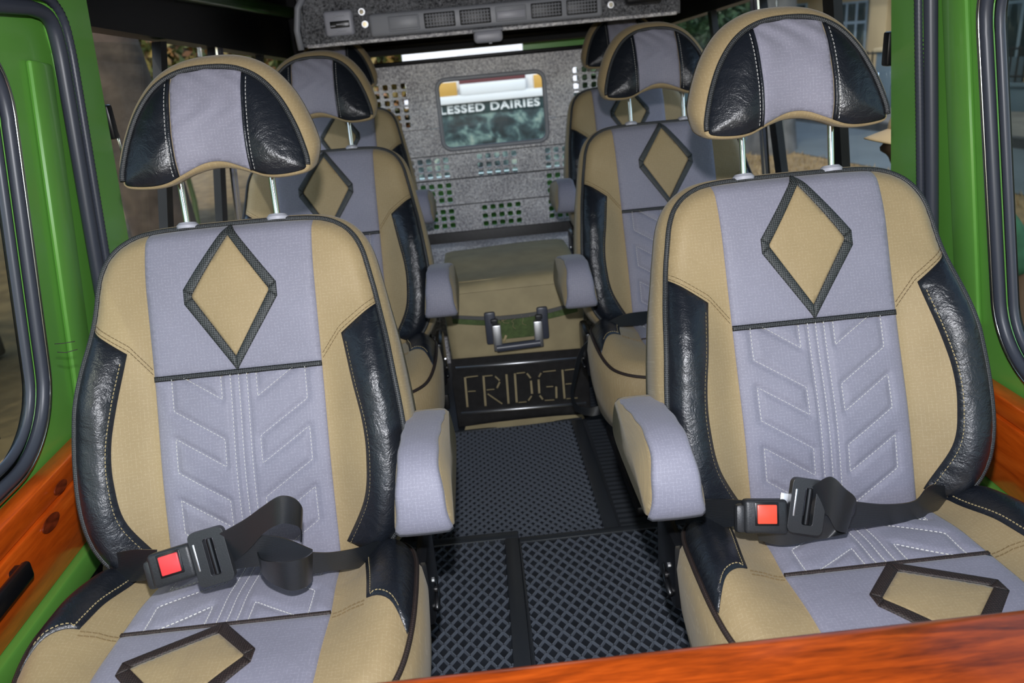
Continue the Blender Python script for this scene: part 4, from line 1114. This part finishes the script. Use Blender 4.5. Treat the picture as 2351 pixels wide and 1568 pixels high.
def tree(loc, h, r0_, r1_, bark, blobs, n, size, leaves, label):
    t = empty('tree', loc); tag(t, label, 'tree')
    trunk('trunk', (0, 0, 0), (0, 0, h), r0_, r1_, bark, t)
    if blobs: leaf_cloud('foliage', blobs, n, size, leaves, t)
    return t
tree((-2.12, 5.0, G), 3.4, .19, .16, 'bark', [(0, 0, 4.1, 1.5, 1.5, .9)], 1500, .10, 'dark_leaves', 'thick brown tree trunk close outside the left windows')
tree((4.16, 11.0, G), 3.6, .24, .18, 'pale_bark', [(0, 0, 3.6, 1.7, 1.7, .9)], 2200, .10, 'dark_leaves', 'grey tree trunk on the grass verge outside the right windows')
tree((3.5, 15.5, G), 3.2, .16, .12, 'pale_bark', [(0, 0, 2.6, 1.9, 1.5, 1.2), (.9, -.5, 2.1, 1.1, 1.0, .8)], 5200, .09, 'dark_leaves', 'dark leafy tree behind the right rear windows')
tree((5.3, 19, G), 3.6, .2, .15, 'pale_bark', [(0, 0, 2.5, 1.6, 1.5, 1.6)], 4200, .11, 'dark_leaves', 'dark tree standing beside the cream building')
def hedge(loc, blobs, n, size, leaves, label):
    t = empty('shrub', loc); tag(t, label, 'shrub', 'shrubs outside the left windows')
    for b in blobs[:3]: trunk('stem', (b[0], b[1], 0), (b[0]+.05, b[1], b[2]), .03, .02, 'stem', t, n=7, m=5)
    leaf_cloud('foliage', blobs, n, size, leaves, t); return t
hedge((-3.4, 9.2, G), [(0, 0, 1.5, 1.3, .9, .75), (1.2, .6, 1.4, 1.0, .9, .8), (-1.4, -.4, 1.4, 1.2, .9, .8)], 15000, .085, 'autumn_leaves', 'yellow and orange flowering shrub beyond the tree trunk')
hedge((-1.2, 12.5, G), [(0, 0, 1.4, 1.5, .9, .9), (-1.6, -.3, 1.3, 1.3, .9, .9)], 10000, .10, 'autumn_leaves', 'olive and rust coloured shrub far behind the left seats')
hedge((-8.0, 6.6, G), [(0, 0, 1.3, 1.4, 1.4, 1.0), (-.6, 1.6, 1.4, 1.4, 1.3, 1.1), (.3, -1.6, 1.2, 1.2, 1.4, 1.0)], 5200, .09, 'dark_leaves', 'dark green shrub left of the tree trunk')
# banana plant: arching blades with a rib each
bp = empty('banana_plant', (-2.42, 6.3, G)); tag(bp, 'broad leaved green banana plant beside the tree trunk', 'plant')
trunk('stem', (0, 0, 0), (0, 0, 1.5), .06, .045, 'stem', bp, n=9, m=6)
for k in range(11):
    a = -2.9+k*.58; ln = .55+.25*rng.random(); lift = .55+.5*rng.random(); z0_ = 1.0+.5*rng.random()
    P = []
    for t in np.linspace(0, 1, 12): P.append((math.cos(a)*ln*t, math.sin(a)*ln*t, z0_+lift*t-.75*lift*t*t))
    P = np.array(P); sd_ = np.array([-math.sin(a), math.cos(a), 0]); V = []; F = []
    for i, t in enumerate(np.linspace(0, 1, 12)):
        wv_ = .105*math.sin(math.pi*min(1, .08+t*.95))**.7
        for q in (-1, -.5, 0, .5, 1): V.append(P[i]+sd_*wv_*q+np.array([0, 0, .03*abs(q)+.008*math.sin(i*2+q*3)]))
    for i in range(11):
        for j in range(4): F.append((i*5+j, i*5+j+1, i*5+6+j, i*5+5+j))
    lf = mesh_obj('leaf', V, F, 'banana_leaf', bp); md = lf.modifiers.new('t', 'SOLIDIFY'); md.thickness = .004
    tube('rib', P+np.array([0, 0, .006]), .006, 'leaf_rib', lf, n=6)
# low stone wall near the left door
sw = empty('stone_wall', (-3.6, 1.6, G)); tag(sw, 'brown stone retaining wall outside the left door window', 'wall')
box('core', (-.15, 0, .62), (.3, 7, 1.24), 'stone', sw, .02)
for r_ in range(5):
    y = -3.5
    while y < 3.4:
        ln = .32+.35*rng.random(); h_ = .235
        box('stone', (.01+.02*rng.random(), y+ln/2, .125+r_*.245), (.10, ln-.03, h_-.02), 'stone', sw, .025); y += ln
hedge((-4.3, 1.8, G), [(0, -1.6, 1.7, .7, 1.4, .8), (0, .6, 1.8, .7, 1.5, .8), (0, 2.6, 1.7, .7, 1.2, .8)], 4200, .08, 'autumn_leaves', 'olive shrub above the stone wall outside the left door')
# far trees closing the horizon
for k, (x, y, lb) in enumerate(((-13, 25, 'distant tree behind the shrubs on the left'), (-4.2, 27, 'distant tree left of the kiosk'), (3.2, 25, 'distant tree right of the kiosk'), (-15, 12, 'distant tree at far left beyond the shrubs'))):
    tree((x, y, G), 3, .2, .15, 'bark', [(0, 0, 2.5, 3.4, 2.0, 2.4)], 7000, .26, 'dark_leaves', lb)

# ------------------------------------------------------------------ person outside the right door
pe = empty('person', (1.388, 2.42, G)); tag(pe, 'person in tan cap and green t-shirt standing outside the right door', 'person')
def skin_mesh(name, verts, edges, radii, rootv=0, sub=2):
    me = bpy.data.meshes.new(name); me.from_pydata(verts, edges, [])
    o = bpy.data.objects.new(name, me); COL.objects.link(o)
    sk = o.modifiers.new('s', 'SKIN'); sv = me.skin_vertices[0].data
    for k, r_ in enumerate(radii): sv[k].radius = r_ if isinstance(r_, tuple) else (r_, r_); sv[k].use_root = (k == rootv)
    su = o.modifiers.new('u', 'SUBSURF'); su.levels = sub; su.render_levels = sub
    dg = bpy.context.evaluated_depsgraph_get(); m2 = bpy.data.meshes.new_from_object(o.evaluated_get(dg)); bpy.data.objects.remove(o); return m2
# z measured from the ground; shoulders across X, seen from the front, head turned to -X
Vb = [(0, 0, .80), (0, 0, .95), (0, 0, 1.08), (0, -.01, 1.17), (-.01, -.01, 1.24),
      (-.17, 0, 1.13), (-.235, -.02, .93), (-.22, -.08, .72), (-.215, -.11, .64),
      (.205, 0, 1.13), (.325, -.03, .92), (.320, -.10, .71), (.31, -.13, .63),
      (-.085, 0, .74), (-.09, -.01, .43), (-.09, .02, .09), (-.09, -.09, .035),
      (.085, 0, .74), (.09, -.01, .43), (.09, .02, .09), (.09, -.09, .035)]
Eb = [(0, 1), (1, 2), (2, 3), (3, 4), (2, 5), (5, 6), (6, 7), (7, 8), (2, 9), (9, 10), (10, 11), (11, 12), (0, 13), (13, 14), (14, 15), (15, 16), (0, 17), (17, 18), (18, 19), (19, 20)]
Rb = [(.13, .10), (.12, .09), (.13, .09), .055, .05, .055, .043, .032, .036, .055, .043, .032, .036, .08, .055, .04, .035, .08, .055, .04, .035]
me = skin_mesh('body', Vb, Eb, Rb)
bm = bmesh.new(); bm.from_mesh(me)
# fingers: short curled chains from each palm
for sg in (-1, 1):
    px_, py_ = (.308 if sg > 0 else -.218), -.12
    for k in range(4):
        m2 = skin_mesh('f', [(px_, py_+.022-.015*k, .63), (px_+sg*.004, py_+.022-.016*k, .585), (px_-sg*.006, py_+.020-.016*k, .553), (px_-sg*.018, py_+.020-.016*k, .530+.006*abs(k-1))], [(0, 1), (1, 2), (2, 3)], [.010, .009, .008, .007], 0, 1); bm.from_mesh(m2)
    m2 = skin_mesh('f', [(px_-sg*.01, py_-.02, .645), (px_-sg*.022, py_-.05, .615), (px_-sg*.02, py_-.058, .585)], [(0, 1), (1, 2)], [.012, .010, .008], 0, 1); bm.from_mesh(m2)
# head: shaped sphere facing -X
HC = Vector((-.045, -.01, 1.400))
r = bmesh.ops.create_uvsphere(bm, u_segments=40, v_segments=32, radius=1)
for v in r['verts']:
    d = v.co.normalized(); f = -d.x
    q = Vector((d.x*.102, d.y*.076, d.z*.122))
    if d.z < -.1: q.y *= 1-.28*(-d.z-.1); 
    face = max(0, f)
    q.x -= .030*math.exp(-((d.y/.13)**2+((d.z+.16)/.15)**2))*face          # nose
    q.x -= .012*math.exp(-((d.y/.10)**2+((d.z-.05)/.22)**2))*face          # bridge
    q.x += .010*math.exp(-(((abs(d.y)-.36)/.16)**2+((d.z-.10)/.12)**2))*face   # eye sockets
    q.x -= .010*math.exp(-((d.y/.26)**2+((d.z+.43)/.06)**2))*face          # lips
    q.x -= .008*math.exp(-((d.y/.26)**2+((d.z+.54)/.05)**2))*face
    q.x -= .014*math.exp(-((d.y/.30)**2+((d.z+.80)/.14)**2))*face          # chin
    v.co = HC+q
for sg in (-1, 1):
    r = bmesh.ops.create_uvsphere(bm, u_segments=12, v_segments=10, radius=1)
    for v in r['verts']: v.co = HC+Vector((.012+v.co.x*.018, sg*.076+v.co.y*.010, -.008+v.co.z*.032))
bo_ = bm_obj('body', bm, 'skin', pe, smooth=True)
for sg in (-1, 1):
    ey = empty('x'); bpy.data.objects.remove(ey)
    bm = bmesh.new(); bmesh.ops.create_uvsphere(bm, u_segments=12, v_segments=10, radius=.011)
    for v in bm.verts: v.co += HC+Vector((-.086, sg*.028, .012))
    bm_obj('eye', bm, 'white_board', pe, smooth=True)
Vs = [(0, 0, .78), (0, 0, .95), (0, 0, 1.09), (0, -.005, 1.165), (-.175, 0, 1.125), (-.235, -.018, .95), (.215, 0, 1.130), (.325, -.025, .92)]
ms = skin_mesh('shirt', Vs, [(0, 1), (1, 2), (2, 3), (2, 4), (4, 5), (2, 6), (6, 7)], [(.15, .115), (.14, .11), (.145, .105), .066, .072, .070, .085, .082])
so = bpy.data.objects.new('shirt', ms); ms.materials.append(MATS['green_shirt']); link(so, pe)
for f in ms.polygons: f.use_smooth = True
mt_ = skin_mesh('trousers', [(0, 0, .82), (-.085, 0, .74), (-.09, -.01, .43), (-.09, .02, .12), (.085, 0, .74), (.09, -.01, .43), (.09, .02, .12)], [(0, 1), (1, 2), (2, 3), (0, 4), (4, 5), (5, 6)], [(.145, .11), .095, .072, .062, .095, .072, .062])
to = bpy.data.objects.new('trousers', mt_); mt_.materials.append(MATS['trousers']); link(to, pe)
for sg in (-1, 1):
    bm = bmesh.new(); add_box(bm, Vector((sg*.09, -.045, .032)), (.09, .24, .064), .026, seg=3); bm_obj('shoe', bm, 'dark_plastic', pe, auto=R(50))
cp_ = empty('cap'); cp_.parent = pe
bm = bmesh.new(); r = bmesh.ops.create_uvsphere(bm, u_segments=28, v_segments=16, radius=1)
for v in r['verts']: v.co = HC+Vector((v.co.x*.112+.006, v.co.y*.088, .035+max(v.co.z, -.05)*.100))
bm_obj('crown', bm, 'cap_cloth', cp_, smooth=True)
V = []; F = []
for i, t in enumerate(np.linspace(0, 1, 9)):
    for j, a in enumerate(np.linspace(-1, 1, 13)):
        x = -.085-.098*t*math.sqrt(max(0, 1-.75*a*a)); V.append(HC+Vector((x+.03*abs(a)**2, a*.082*(1-.12*t), .046-.026*t-.022*a*a)))
for i in range(8):
    for j in range(12): F.append((i*13+j, i*13+j+1, i*13+14+j, i*13+13+j))
bo2 = mesh_obj('brim', V, F, 'cap_cloth', cp_); md = bo2.modifiers.new('t', 'SOLIDIFY'); md.thickness = .004
